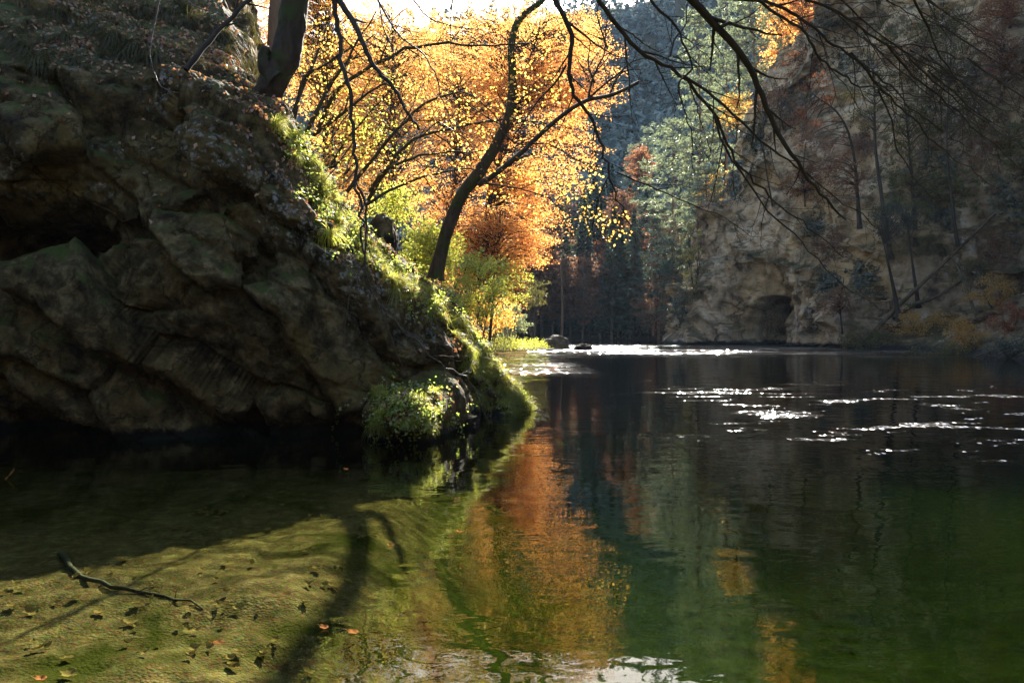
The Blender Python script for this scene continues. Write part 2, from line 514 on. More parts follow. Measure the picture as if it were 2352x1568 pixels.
# ------------------------------------------------------------------ setting: water and bed
def water_material():
    m, nt, nd, lk = new_mat('river_water')
    out = nd.new('ShaderNodeOutputMaterial')
    tc = nd.new('ShaderNodeTexCoord'); co = tc.outputs['Object']
    sp = nd.new('ShaderNodeSeparateXYZ'); lk.new(co, sp.inputs[0])
    X, Y = sp.outputs['X'], sp.outputs['Y']
    # ripple field
    a = noise_node(nd, lk, mapping(nd, lk, co, (0.55, 1.0, 1)), 0.9, 2, 0.5, 0.5)
    b = noise_node(nd, lk, mapping(nd, lk, co, (0.6, 1.0, 1), (0, 0, 0.25)), 4.2, 2, 0.5, 0.6)
    c = noise_node(nd, lk, mapping(nd, lk, co, (0.7, 1.0, 1), (0, 0, -0.2)), 15.0, 2, 0.5, 0.3)
    # where the current breaks: the shallow rapid ahead and the livelier water on the open side
    rap = math_node(nd, lk, 'MULTIPLY', band(nd, lk, Y, 46.0, 62.0), band(nd, lk, Y, 96.0, 84.0))
    nearp = math_node(nd, lk, 'MULTIPLY', math_node(nd, lk, 'MULTIPLY', band(nd, lk, Y, 26.0, 33.0), band(nd, lk, Y, 50.0, 40.0)), band(nd, lk, X, 3.6, 1.6))
    rap = math_node(nd, lk, 'MAXIMUM', rap, math_node(nd, lk, 'MULTIPLY', nearp, 0.9))
    rap2 = band(nd, lk, Y, 112.0, 125.0)
    rap = math_node(nd, lk, 'MAXIMUM', rap, rap2)
    pn = noise_node(nd, lk, mapping(nd, lk, co, (0.10, 0.20, 1)), 1.0, 4, 0.6)
    rap = math_node(nd, lk, 'MULTIPLY', rap, band(nd, lk, pn.outputs['Fac'], 0.41, 0.58))
    op = math_node(nd, lk, 'MULTIPLY', band(nd, lk, X, 1.5, 5.0), math_node(nd, lk, 'MULTIPLY', band(nd, lk, Y, 9.0, 12.0), band(nd, lk, Y, 30.0, 20.0)))
    pn2 = noise_node(nd, lk, mapping(nd, lk, co, (0.45, 0.9, 1)), 1.0, 4, 0.65)
    op = math_node(nd, lk, 'MULTIPLY', op, band(nd, lk, pn2.outputs['Fac'], 0.53, 0.62))
    w1 = noise_node(nd, lk, mapping(nd, lk, co, (0.8, 0.5, 1), (0, 0, 0.15)), 1.0, 2, 0.5, 0.3)
    w2 = noise_node(nd, lk, mapping(nd, lk, co, (4.5, 0.8, 1)), 1.0, 2, 0.5)
    hb = math_node(nd, lk, 'ADD', math_node(nd, lk, 'MULTIPLY', a.outputs['Fac'], 0.013),
                   math_node(nd, lk, 'MULTIPLY', b.outputs['Fac'], 0.0026))
    hb = math_node(nd, lk, 'ADD', hb, math_node(nd, lk, 'MULTIPLY', c.outputs['Fac'], math_node(nd, lk, 'ADD', 0.0002, math_node(nd, lk, 'MULTIPLY', op, 0.0012))))
    hb = math_node(nd, lk, 'ADD', hb, math_node(nd, lk, 'MULTIPLY', b.outputs['Fac'], math_node(nd, lk, 'MULTIPLY', op, 0.006)))
    rw = math_node(nd, lk, 'ADD', math_node(nd, lk, 'MULTIPLY', w1.outputs['Fac'], 0.25), math_node(nd, lk, 'MULTIPLY', w2.outputs['Fac'], 0.03))
    hb = math_node(nd, lk, 'ADD', hb, math_node(nd, lk, 'MULTIPLY', rw, rap))
    bp = nd.new('ShaderNodeBump'); bp.inputs['Strength'].default_value = 1.0; bp.inputs['Distance'].default_value = 1.0
    lk.new(hb, bp.inputs['Height'])
    if 'Filter Width' in bp.inputs: bp.inputs['Filter Width'].default_value = 0.05
    gl = nd.new('ShaderNodeBsdfGlossy'); gl.inputs['Roughness'].default_value = 0.008
    # choppy facets: where the water is broken every small wavelet face has its own tilt
    def chop(scale, kx, ky, by, mask, rnd=1.0):
        v = nd.new('ShaderNodeTexVoronoi'); v.inputs['Scale'].default_value = 1.0; v.inputs['Randomness'].default_value = rnd
        lk.new(mapping(nd, lk, co, (scale[0], scale[1], 0)), v.inputs['Vector'])
        sp_ = nd.new('ShaderNodeSeparateXYZ'); lk.new(v.outputs['Color'], sp_.inputs[0])
        cx = math_node(nd, lk, 'MULTIPLY', math_node(nd, lk, 'SUBTRACT', sp_.outputs['X'], 0.5), kx)
        cy_ = math_node(nd, lk, 'ADD', math_node(nd, lk, 'MULTIPLY', math_node(nd, lk, 'SUBTRACT', sp_.outputs['Y'], 0.5), ky), by)
        cb = nd.new('ShaderNodeCombineXYZ'); lk.new(cx, cb.inputs[0]); lk.new(cy_, cb.inputs[1])
        sc2 = nd.new('ShaderNodeVectorMath'); sc2.operation = 'SCALE'
        lk.new(cb.outputs[0], sc2.inputs[0]); lk.new(mask, sc2.inputs['Scale'])
        return sc2.outputs[0]
    t1 = chop((4.5, 0.9), 0.8, 0.5, -0.10, rap)
    t2 = chop((24.0, 8.0), 1.15, 0.9, 0.08, op)
    va1 = nd.new('ShaderNodeVectorMath'); va1.operation = 'ADD'; lk.new(bp.outputs[0], va1.inputs[0]); lk.new(t1, va1.inputs[1])
    va2 = nd.new('ShaderNodeVectorMath'); va2.operation = 'ADD'; lk.new(va1.outputs[0], va2.inputs[0]); lk.new(t2, va2.inputs[1])
    va3 = nd.new('ShaderNodeVectorMath'); va3.operation = 'NORMALIZE'; lk.new(va2.outputs[0], va3.inputs[0])
    lk.new(va3.outputs[0], gl.inputs['Normal'])
    lk.new(math_node(nd, lk, 'ADD', 0.01, math_node(nd, lk, 'MULTIPLY', math_node(nd, lk, 'MAXIMUM', rap, op), 0.14)), gl.inputs['Roughness'])
    tr = nd.new('ShaderNodeBsdfTransparent'); tr.inputs['Color'].default_value = (0.93, 0.97, 0.9, 1)
    fr = nd.new('ShaderNodeFresnel'); gb = nd.new('ShaderNodeNewGeometry')          # same reflectance from below as from above (light passes unrefracted)
    lk.new(math_node(nd, lk, 'SUBTRACT', 1.333, math_node(nd, lk, 'MULTIPLY', gb.outputs['Backfacing'], 1.333 - 1 / 1.333)), fr.inputs['IOR'])
    lk.new(bp.outputs[0], fr.inputs['Normal'])
    mx = nd.new('ShaderNodeMixShader'); lk.new(fr.outputs[0], mx.inputs[0])
    lk.new(tr.outputs[0], mx.inputs[1]); lk.new(gl.outputs[0], mx.inputs[2])
    # white water on the crests of the rapid
    df = nd.new('ShaderNodeBsdfDiffuse'); df.inputs['Color'].default_value = (0.75, 0.8, 0.83, 1)
    fo = noise_node(nd, lk, mapping(nd, lk, co, (0.5, 1.3, 1)), 2.2, 6, 0.75)
    ff = math_node(nd, lk, 'MULTIPLY', band(nd, lk, fo.outputs['Fac'], 0.57, 0.66), rap)
    m2 = nd.new('ShaderNodeMixShader'); lk.new(ff, m2.inputs[0]); lk.new(mx.outputs[0], m2.inputs[1]); lk.new(df.outputs[0], m2.inputs[2])
    lk.new(m2.outputs[0], out.inputs['Surface'])
    va = nd.new('ShaderNodeVolumeAbsorption'); va.inputs['Color'].default_value = (0.62, 0.70, 0.42, 1)
    va.inputs['Density'].default_value = 0.8
    lk.new(va.outputs[0], out.inputs['Volume'])
    return m


V = [(-40, -14, 0), (60, -14, 0), (60, 145, 0), (-40, 145, 0), (-40, -14, -4), (60, -14, -4), (60, 145, -4), (-40, 145, -4)]
Fq = [(0, 1, 2, 3), (7, 6, 5, 4), (0, 4, 5, 1), (1, 5, 6, 2), (2, 6, 7, 3), (3, 7, 4, 0)]
tag(obj('river_water', mesh_data('river_water', V, Fq, None, water_material())), kind='structure')


def grid(nx, ny):
    i = np.arange(ny - 1)[:, None] * nx + np.arange(nx - 1)[None, :]
    return np.stack([i, i + 1, i + nx + 1, i + nx], -1).reshape(-1, 4)


def bed_z(x, y):
    dep = 0.22 + 0.13 * np.clip(y - 4, 0, 10) * 0.3 + 1.15 * smooth(-1.9, 0.4, x + 0.05 * (5 - y)) + 0.5 * smooth(0.5, 5.0, x)
    dep = dep - 0.7 * smooth(40, 55, y) - 0.75 * smooth(5.0, 8.5, x) * (1 - smooth(14, 22, y))
    q = np.stack([x, y, 0 * x], -1)
    return -dep + 0.10 * fbm(q * 0.8, 4, 31) + 0.035 * fbm(q * 5.0, 3, 37)


def bed_material():
    m, nt, nd, lk = new_mat('river_bed')
    out = nd.new('ShaderNodeOutputMaterial'); bs = nd.new('ShaderNodeBsdfPrincipled')
    tc = nd.new('ShaderNodeTexCoord'); co = tc.outputs['Object']
    a = noise_node(nd, lk, co, 0.7, 6, 0.65, 0.4); b = noise_node(nd, lk, co, 5.0, 8, 0.7, 0.3)
    vo = nd.new('ShaderNodeTexVoronoi'); vo.inputs['Scale'].default_value = 21.0; vo.inputs['Randomness'].default_value = 1.0; lk.new(co, vo.inputs['Vector'])
    vo2 = nd.new('ShaderNodeTexVoronoi'); vo2.inputs['Scale'].default_value = 45.0; lk.new(co, vo2.inputs['Vector'])
    r = ramp(nd, [(0.3, (0.030, 0.022, 0.009)), (0.5, (0.115, 0.083, 0.036)), (0.68, (0.25, 0.185, 0.085))])
    lk.new(b.outputs['Fac'], r.inputs['Fac'])
    col = mix_col(nd, lk, 0.25, r.outputs['Color'], mix_col(nd, lk, 1.0, vo2.outputs['Color'], (0.20, 0.145, 0.065), 'MULTIPLY'))
    col = mix_col(nd, lk, math_node(nd, lk, 'MULTIPLY', math_node(nd, lk, 'MULTIPLY', band(nd, lk, vo.outputs['Distance'], 0.42, 0.65), band(nd, lk, a.outputs['Fac'], 0.52, 0.40)), 0.55), col, (0.024, 0.020, 0.008))
    col = mix_col(nd, lk, band(nd, lk, a.outputs['Fac'], 0.5, 0.62), col, (0.035, 0.036, 0.008))
    sz = nd.new('ShaderNodeSeparateXYZ'); lk.new(co, sz.inputs[0])       # dark silt and weed on the floor of the deep channel
    dz = math_node(nd, lk, 'ADD', sz.outputs['Z'], math_node(nd, lk, 'MULTIPLY', math_node(nd, lk, 'SUBTRACT', a.outputs['Fac'], 0.5), 0.9))
    col = mix_col(nd, lk, math_node(nd, lk, 'MULTIPLY', band(nd, lk, dz, -0.55, -1.15), 0.8), col, mix_col(nd, lk, b.outputs['Fac'], (0.030, 0.036, 0.012), (0.10, 0.115, 0.036)))
    lk.new(col, bs.inputs['Base Color']); bs.inputs['Roughness'].default_value = 1.0; bs.inputs['Specular IOR Level'].default_value = 0.0
    bp = nd.new('ShaderNodeBump'); bp.inputs['Strength'].default_value = 0.8; bp.inputs['Distance'].default_value = 0.04
    h = math_node(nd, lk, 'SUBTRACT', b.outputs['Fac'], math_node(nd, lk, 'MULTIPLY', vo2.outputs['Distance'], 0.3))
    lk.new(h, bp.inputs['Height']); lk.new(bp.outputs[0], bs.inputs['Normal'])
    lk.new(bs.outputs[0], out.inputs['Surface'])
    return m


gx = np.concatenate([np.linspace(-38, -11, 28)[:-1], np.linspace(-11, 12, 270), np.linspace(12, 58, 47)[1:]])
gy = np.concatenate([np.linspace(-13, 2.5, 20)[:-1], np.linspace(2.5, 18, 230), np.linspace(18, 143, 100)[1:]])
XX, YY = np.meshgrid(gx, gy)
ZZ = bed_z(XX, YY)
tag(obj('riverbed', mesh_data('riverbed', np.stack([XX, YY, ZZ], -1).reshape(-1, 3), grid(len(gx), len(gy)), None, bed_material(), True)), kind='structure')

# ------------------------------------------------------------------ setting: left outcrop
def rock_surface():
    xs = np.array([-16, -12, -8, -6, -5, -4.15, -3.82, -3.02, -2.04, -1.01, -0.22, 0.4, 0.75])
    zr = np.array([6.4, 6.2, 6.0, 5.9, 5.8, 5.6, 5.04, 3.91, 2.9, 2.1, 0.86, 0.10, -0.7])
    yr = np.array([13, 13, 13.2, 13.5, 14, 14.4, 14.5, 14.8, 15.3, 16, 16.4, 16.9, 17.3])
    yb = np.array([11, 11.5, 12, 12.2, 12.3, 12.45, 12.5, 12.7, 13.0, 14.4, 15.6, 16.5, 17.1])
    nx, nt_ = 460, 380
    x = np.concatenate([np.linspace(-16, -9, 61)[:-1], np.linspace(-9, 0.75, nx - 60)])
    t = np.linspace(0, 1, nt_)
    X = np.tile(x, (nt_, 1)); T = np.tile(t[:, None], (1, nx))
    Zr, Yr, Yb = (np.interp(x, xs, a)[None, :] for a in (zr, yr, yb))
    tf = 0.62
    a = np.clip(T / tf, 0, 1)
    Z = -1.3 + (Zr + 1.3) * a
    sd_ = np.clip(0.45 * Zr + 0.15, 0.1, 1.8) * smooth(-6.0, -4.6, X)      # depth of the sloping shoulder below the crest
    sh = sd_ * 0.40
    a1 = np.clip(a / 0.72, 0, 1); a2 = np.clip((a - 0.72) / 0.28, 0, 1)
    Z = -1.3 + (Zr - sh + 1.3) * a1 + sh * a2
    Yf = np.minimum(Yb, Yr - sd_) + (Yr - sd_ - np.minimum(Yb, Yr - sd_)) * (0.35 * a1 + 0.65 * a1 ** 3) + sd_ * a2
    d = np.clip((T - tf) / (1 - tf), 0, 1) ** 1.5 * 15.0
    edge = X / np.maximum(Yr + d, 1)
    rise = 0.80 * (1 - smooth(-0.36, -0.285, edge))
    fall = smooth(-0.31, -0.22, edge)
    Z = np.where(T > tf, Zr + rise * d - fall * (0.12 * d + 0.035 * d * d), Z)
    Y = np.where(T > tf, Yr + d, Yf)
    S = np.stack([X, Y, Z], -1)
    front = 1 - smooth(tf * 0.93, tf * 1.02, T)
    crest = np.exp(-((T - tf) / 0.06) ** 2)
    # large forms: +y pushes into the rock
    dy = np.zeros_like(X)
    cav = np.exp(-((X + 8.0) / 1.35) ** 4 - ((Z - 3.05 + 0.12 * (X + 7)) / 0.34) ** 2)
    dy += 2.8 * cav
    dy += 0.30 * np.exp(-((Z - (3.1 + 0.30 * (X + 6.6))) / 0.07) ** 2) * smooth(-7, -6, X) * (1 - smooth(-4.2, -3.6, X))
    under = smooth(0.0, 0.9, (0.15 - 0.72 * (X + 6.3)) - Z) * (1 - smooth(-6.6, -5.6, X))
    dy += 1.5 * under
    dy -= 0.35 * np.exp(-((X + 6.2) / 1.1) ** 2 - ((Z - 2.2) / 0.8) ** 2)
    dy -= 0.55 * np.exp(-((X + 7.6) / 1.6) ** 2 - ((Z - 4.5) / 0.8) ** 2)
    dy += 0.55 * np.exp(-((X + 4.6) / 1.5) ** 2 - ((Z - 0.5 + 0.5 * (X + 4.6)) / 0.5) ** 2)
    dy += 0.35 * (1 - smooth(0.0, 0.55, Z)) * (1 - smooth(-2.9, -2.3, X))
    # small mound at the foot, with a dark hollow to its right
    dy -= 1.7 * np.exp(-((X + 1.50) / 0.46) ** 2) * (1 - smooth(0.30, 0.68, Z))
    dy += 0.8 * np.exp(-((X + 0.98) / 0.38) ** 2 - ((Z - 0.15) / 0.38) ** 2)
    S[..., 1] += dy * front
    # strata run down to the right across the face
    q = np.stack([(X - Z) * 0.46, S[..., 1] * 0.8, (Z + X * 0.8) * 0.92], -1)
    wq = q + 0.35 * np.stack([fbm(q * 1.1, 3, 18), fbm(q * 1.1 + 7, 3, 19), fbm(q * 1.1 + 13, 3, 20)], -1)
    n = 0.24 * fbm(q * 0.75, 4, 11) + 0.07 * ridged(q * 1.6, 5, 12) + 0.52 * facets(wq * np.array([0.58, 0.58, 0.85]), 21, 0.95, 0.8) + 0.08 * facets(wq * 2.6, 22, 0.8, 0.7)
    q2 = S.copy()
    n2 = 0.06 * ridged(q2 * 2.3, 5, 14) + 0.04 * fbm(q2 * 6.5, 4, 15) + 0.018 * fbm(q2 * 19, 3, 16)
    du = np.gradient(S, axis=1); dv = np.gradient(S, axis=0)
    N = unit(np.cross(du, dv))
    N = np.where((N[..., 1:2] > 0) & (N[..., 2:3] < 0.2), -N, N)
    amp = 1 - 0.6 * crest - 0.35 * (T > tf)
    S = S + N * ((n * amp + n2)[..., None])
    return S.reshape(-1, 3), grid(nx, nt_)


ROCK_V, ROCK_F = rock_surface()
m_rock = rock_mat('wet_limestone', (0.010, 0.007, 0.004), (0.070, 0.050, 0.021), (0.20, 0.148, 0.070), (0.125, 0.082, 0.022),
                  (0.27, 0.265, 0.235), (0.04, 0.05, 0.009), 1.0, 0.60, 0.62, 0.9, wet=0.22, bdist=0.07, bump=0.8, lich_z=3.9)
rock = tag(obj('rock_outcrop', mesh_data('rock_outcrop', ROCK_V, ROCK_F, None, m_rock, True)),
           'big dark limestone outcrop with overhanging face rising from the shaded pool', 'rock')
ROCK_B = BVHTree.FromPolygons([tuple(v) for v in ROCK_V], [tuple(int(i) for i in f) for f in ROCK_F])


def hit(u, v, bvh):
    d = Vector(P(u, v, 1.0) - CAM).normalized()
    r = bvh.ray_cast(Vector(CAM), d, 600.0)
    if r[0] is None: return None, None
    n = r[1]
    if n.dot(d) > 0: n = -n
    return np.array(r[0]), np.array(n)


# ------------------------------------------------------------------ setting: banks, hills, gorge
def shore_x(y):
    return np.interp(y, [14, 17, 22, 30, 45, 58, 63, 66, 70, 73, 77, 84, 100, 133], [-3, -0.3, -1.6, -2.2, -2.0, -1.5, 0.5, 3.6, 4.0, 2.4, -0.5, -1.2, -1.5, -4])


m_soil = soil_mat('leafy_soil', [(0.03, 0.022, 0.010), (0.07, 0.05, 0.018), (0.06, 0.065, 0.018), (0.10, 0.07, 0.028)], 1.0)
m_gravel = soil_mat('gravel', [(0.12, 0.10, 0.06), (0.22, 0.19, 0.12), (0.34, 0.31, 0.23)], 3.0, 0.9, 0.08)
yy = np.linspace(16.5, 136, 220); tt = np.linspace(0, 1, 90) ** 1.7
Yg, Tg = np.meshgrid(yy, tt, indexing='ij')
D = Tg * 55 - 1.5
Xg = shore_x(Yg) - D
qn = np.stack([Xg, Yg, 0 * Xg], -1)
Zg = np.where(D < 0, D * 0.5, 0.16 * np.clip(D, 0, 4) + 0.62 * np.clip(D - 4, 0, 60)) + 0.10 * fbm(qn * 1.1, 4, 41) + 0.5 * fbm(qn * 0.2, 3, 42) * smooth(3, 9, D)
spit = smooth(60, 64, Yg) * (1 - smooth(76, 80, Yg))
Zg = np.where(D > 0, Zg * (1 - spit) + spit * np.minimum(Zg, 0.12 + 0.10 * np.clip(D, 0, 3) + 0.6 * np.clip(D - 6, 0, 60)), Zg)
LB_V = np.stack([Xg, Yg, Zg], -1).reshape(-1, 3); LB_F = grid(90, 220)
tag(obj('left_bank', mesh_data('left_bank', LB_V, LB_F, None, m_soil, True)), kind='structure')
LB_B = BVHTree.FromPolygons([tuple(v) for v in LB_V], [tuple(int(i) for i in f) for f in LB_F])


def ground_z(x, y, bvh, default=0.0):
    r = bvh.ray_cast(Vector((float(x), float(y), 300.0)), Vector((0, 0, -1)), 600)
    return r[0].z if r[0] is not None else default


# far hillside that closes the valley
HX = np.linspace(-170, 260, 130); HY = np.concatenate([np.linspace(132, 230, 80), np.linspace(233, 470, 70)])
XX, YY = np.meshgrid(HX, HY)
top_v = np.interp(XX / 420.0 * F + 512, [150, 300, 480, 520, 560, 600, 660, 720, 900], [60, 40, 26, 14, 4, -2, -8, -32, -60])
ztop = (HV - top_v) / F * 425 + H
s = np.clip((YY - 132) / (425 - 132), 0, 1.4)
prof = np.where(s < 1, 0.30 * s + 0.70 * s ** 1.9, 1 - (s - 1) * 2)
qn = np.stack([XX, YY, 0 * XX], -1)
ZZ = -1.2 + ztop * prof + (8 * fbm(qn * 0.02, 3, 51) + 3 * fbm(qn * 0.08, 3, 52)) * smooth(136, 190, YY) + 0.6 * fbm(qn * 0.35, 3, 53)
HILL_V = np.stack([XX, YY, ZZ], -1).reshape(-1, 3); HILL_F = grid(len(HX), len(HY))
m_hill = soil_mat('forest_floor', [(0.025, 0.025, 0.012), (0.05, 0.04, 0.015), (0.05, 0.05, 0.02)], 0.3, 0.5, 0.3)
tag(obj('far_hills', mesh_data('far_hills', HILL_V, HILL_F, None, m_hill, True)), kind='structure')
HILL_B = BVHTree.FromPolygons([tuple(v) for v in HILL_V], [tuple(int(i) for i in f) for f in HILL_F])


def cliff_surface():
    base = np.array([(46, 140), (30, 118), (20.5, 103), (17.2, 95), (18.3, 90.5), (22.5, 85.5), (27.6, 80.5), (30.6, 74.5), (31.6, 68),
                     (31, 60), (29.5, 50), (27.5, 42), (26, 34), (24.5, 20), (23, 4)], float)
    ns, nz = 600, 330
    b = resample(np.c_[base, np.zeros(len(base))], ns)[:, :2]
    t = np.gradient(b, axis=0); t = t / np.linalg.norm(t, axis=1)[:, None]
    inn = np.stack([-t[:, 1], t[:, 0]], -1)           # pointing away from the river
    z = np.concatenate([np.linspace(-1.6, 14, 170), np.linspace(14, 52, nz - 170 + 1)[1:]])
    S_ = np.linspace(0, 1, ns)[None, :] * np.ones((nz, 1)); Z = z[:, None] * np.ones((1, ns))
    yb = np.tile(b[:, 1], (nz, 1)); xb = np.tile(b[:, 0], (nz, 1))
    bank = (1 - smooth(66, 75, yb)) * 1.0
    bh = np.interp(yb, [0, 42, 55, 66, 74], [9, 9, 8, 5, 0.5])
    off_c = np.interp(Z, [-1.6, 0, 4, 12, 25, 36, 52], [-0.8, 0, 1.6, 5.2, 10.5, 17, 28])
    zb = np.clip(Z / np.maximum(bh, 0.1), -0.3, 1)
    off_b = 10.0 * zb + 0.22 * np.clip(Z - bh, 0, 60)
    off = off_c * (1 - bank) + off_b * bank
    q = np.stack([xb + inn[None, :, 0] * off, yb + inn[None, :, 1] * off, Z], -1)
    big = 1.8 * fbm(q * 0.09, 4, 61) + 1.5 * ridged(q * np.array([0.20, 0.20, 0.07]), 4, 62)
    med = 0.42 * ridged(q * np.array([0.7, 0.7, 0.42]), 4, 63) + 0.16 * fbm(q * 2.1, 4, 64)
    wq = q + 1.6 * np.stack([fbm(q * 0.25, 3, 68), fbm(q * 0.25 + 7, 3, 69), fbm(q * 0.25 + 13, 3, 70)], -1)
    med = med + 2.1 * facets(wq * np.array([0.20, 0.20, 0.11]), 65, 0.9, 0.8) + 0.6 * facets(wq * np.array([0.7, 0.7, 0.45]), 66, 0.9, 0.8)
    fade = smooth(-0.5, 3.0, Z) * 0.75 + 0.25
    off = off + big * fade + med * (0.35 + 0.65 * fade) * (1 - 0.5 * bank * (Z < bh))
    # cave at the waterline and the hollowed bay left of it, placed along the face
    cx, cy_ = 25.4, 82.6
    along = (xb - cx) * 0.74 - (yb - cy_) * 0.67
    wob = 1.3 * fbm(q * 0.45, 3, 81)
    r = ((along + 1.3 + 0.18 * np.clip(Z, 0, 9) + wob) / 3.2) ** 2 + ((np.clip(Z, 0, 99) + wob) / 5.5) ** 2
    off += 9.0 * (1 - smooth(0.55, 1.0, r)) * (bank < 0.5)
    r2 = ((along + 2.6) / 6.0) ** 2 + ((Z - 1) / 8.5) ** 2
    off += 1.9 * (1 - smooth(0.35, 1.05, r2))
    V = np.stack([xb + inn[None, :, 0] * off, yb + inn[None, :, 1] * off, Z], -1)
    return V.reshape(-1, 3), grid(ns, nz)


CL_V, CL_F = cliff_surface()
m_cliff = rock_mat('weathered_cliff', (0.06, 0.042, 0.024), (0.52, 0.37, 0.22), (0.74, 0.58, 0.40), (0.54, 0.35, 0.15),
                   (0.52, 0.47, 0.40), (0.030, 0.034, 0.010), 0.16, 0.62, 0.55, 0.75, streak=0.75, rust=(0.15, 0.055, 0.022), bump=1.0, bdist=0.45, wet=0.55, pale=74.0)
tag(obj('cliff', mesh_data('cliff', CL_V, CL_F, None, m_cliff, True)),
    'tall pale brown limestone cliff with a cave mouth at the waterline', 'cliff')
CL_B = BVHTree.FromPolygons([tuple(v) for v in CL_V], [tuple(int(i) for i in f) for f in CL_F])

# unseen gorge sides added behind the camera to cut sky light on the rock
gp = np.array([(24.5, 6), (23, -6), (14, -17), (0, -20), (-13, -16), (-18, -5), (-17, 8), (-15.5, 12.5)], float)
g = resample(np.c_[gp, np.zeros(len(gp))], 120)[:, :2]
zz = np.linspace(-1.5, 15, 60)
t = np.gradient(g, axis=0); t /= np.linalg.norm(t, axis=1)[:, None]
inn = np.stack([-t[:, 1], t[:, 0]], -1)
cen = np.array([2.0, -2.0]); inn = np.where(((g - cen) * inn).sum(1, keepdims=True) < 0, -inn, inn)
Zv = zz[:, None] * np.ones((1, 120))
q = np.stack([np.tile(g[:, 0], (60, 1)), np.tile(g[:, 1], (60, 1)), Zv], -1)
off = 0.35 * Zv + 2.0 * fbm(q * 0.15, 4, 71)
V = q.copy(); V[..., 0] += inn[None, :, 0] * off; V[..., 1] += inn[None, :, 1] * off
tag(obj('gorge_sky_blocker', mesh_data('gorge_sky_blocker', V.reshape(-1, 3), grid(120, 60), None, m_hill, True)), kind='structure')

# air: one closed box of thin haze round everything
m, nt, nd, lk = new_mat('haze')
out = nd.new('ShaderNodeOutputMaterial'); pv = nd.new('ShaderNodeVolumePrincipled')
pv.inputs['Color'].default_value = (0.5, 0.7, 1.0, 1); pv.inputs['Density'].default_value = 0.000068
pv.inputs['Anisotropy'].default_value = 0.1
lk.new(pv.outputs[0], out.inputs['Volume'])
x0, x1, y0, y1, z0, z1 = -180, 275, -45, 480, -7, 215
V = [(x0, y0, z0), (x1, y0, z0), (x1, y1, z0), (x0, y1, z0), (x0, y0, z1), (x1, y0, z1), (x1, y1, z1), (x0, y1, z1)]
Fq = [(3, 2, 1, 0), (4, 5, 6, 7), (0, 1, 5, 4), (1, 2, 6, 5), (2, 3, 7, 6), (3, 0, 4, 7)]
tag(obj('haze', mesh_data('haze', V, Fq, None, m)), kind='stuff')

# ================================================================== vegetation
BARK_DARK = bark_mat('dark_bark', (0.018, 0.013, 0.009), (0.06, 0.047, 0.034))
BARK_MOSS = bark_mat('mossy_bark', (0.010, 0.007, 0.005), (0.075, 0.050, 0.032), (0.035, 0.045, 0.008), 9.0, 1.0, stretch=0.3)
BARK_GREY = bark_mat('grey_bark', (0.07, 0.058, 0.042), (0.17, 0.14, 0.10), None, 7.0)
BARK_PINE = bark_mat('pine_bark', (0.10, 0.06, 0.035), (0.24, 0.14, 0.08), None, 2.5)
TWIG = bark_mat('twig_bark', (0.035, 0.027, 0.022), (0.10, 0.085, 0.07), None, 25.0, 0.2, 0.5)
L_ORANGE = leaf_mat('orange_leaves', [(0.46, 0.12, 0.015), (0.58, 0.20, 0.025), (0.62, 0.27, 0.04), (0.68, 0.36, 0.06)], 0.68, [(0.92, 0.32, 0.06), (0.95, 0.42, 0.10), (0.97, 0.50, 0.14), (0.97, 0.58, 0.20)])
L_GOLD = leaf_mat('golden_leaves', [(0.55, 0.20, 0.03), (0.62, 0.30, 0.04), (0.66, 0.40, 0.07), (0.62, 0.47, 0.10)], 0.68, [(0.92, 0.38, 0.07), (0.96, 0.48, 0.11), (0.97, 0.57, 0.16), (0.95, 0.67, 0.22)])
L_YELLOW = leaf_mat('yellow_leaves', [(0.52, 0.30, 0.04), (0.62, 0.38, 0.05), (0.68, 0.50, 0.10)], 0.6, [(0.85, 0.42, 0.06), (0.92, 0.55, 0.10), (0.88, 0.70, 0.20)], gloss=0.07)
L_LIME = leaf_mat('lime_leaves', [(0.20, 0.24, 0.035), (0.36, 0.38, 0.05), (0.50, 0.45, 0.07)], 0.6, gloss=0.05)
L_WILLOW = leaf_mat('willow_leaves', [(0.13, 0.16, 0.07), (0.22, 0.25, 0.11), (0.30, 0.30, 0.13)], 0.5, gloss=0.1)
L_PINE = leaf_mat('pine_needles', [(0.075, 0.105, 0.055), (0.12, 0.15, 0.075), (0.18, 0.20, 0.11)], 0.55, [(0.10, 0.14, 0.065), (0.17, 0.21, 0.10), (0.28, 0.31, 0.16)], gloss=0.12, rough=0.4)
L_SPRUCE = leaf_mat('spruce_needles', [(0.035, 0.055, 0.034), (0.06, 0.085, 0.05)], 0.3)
L_RUST = leaf_mat('rust_leaves', [(0.10, 0.028, 0.010), (0.20, 0.060, 0.016), (0.26, 0.10, 0.022)], 0.5)
L_OLIVE = leaf_mat('olive_leaves', [(0.05, 0.055, 0.014), (0.10, 0.095, 0.022), (0.15, 0.12, 0.03)], 0.45)
L_IVY = leaf_mat('ivy_leaves', [(0.012, 0.020, 0.007), (0.028, 0.038, 0.012), (0.045, 0.05, 0.016)], 0.25, gloss=0.08)
L_OCHRE = leaf_mat('ochre_leaves', [(0.26, 0.13, 0.02), (0.38, 0.20, 0.03), (0.42, 0.26, 0.045)], 0.5)
L_LITTER = leaf_mat('fallen_leaves', [(0.10, 0.04, 0.015), (0.24, 0.09, 0.03), (0.36, 0.15, 0.05), (0.42, 0.24, 0.08)], 0.35, gloss=0.08)
L_GRASS = leaf_mat('sedge_blades', [(0.10, 0.13, 0.02), (0.18, 0.22, 0.03), (0.30, 0.28, 0.05), (0.24, 0.18, 0.05)], 0.6, [(0.38, 0.46, 0.05), (0.55, 0.62, 0.08), (0.74, 0.70, 0.16), (0.62, 0.46, 0.13)], gloss=0.03, rough=0.4)
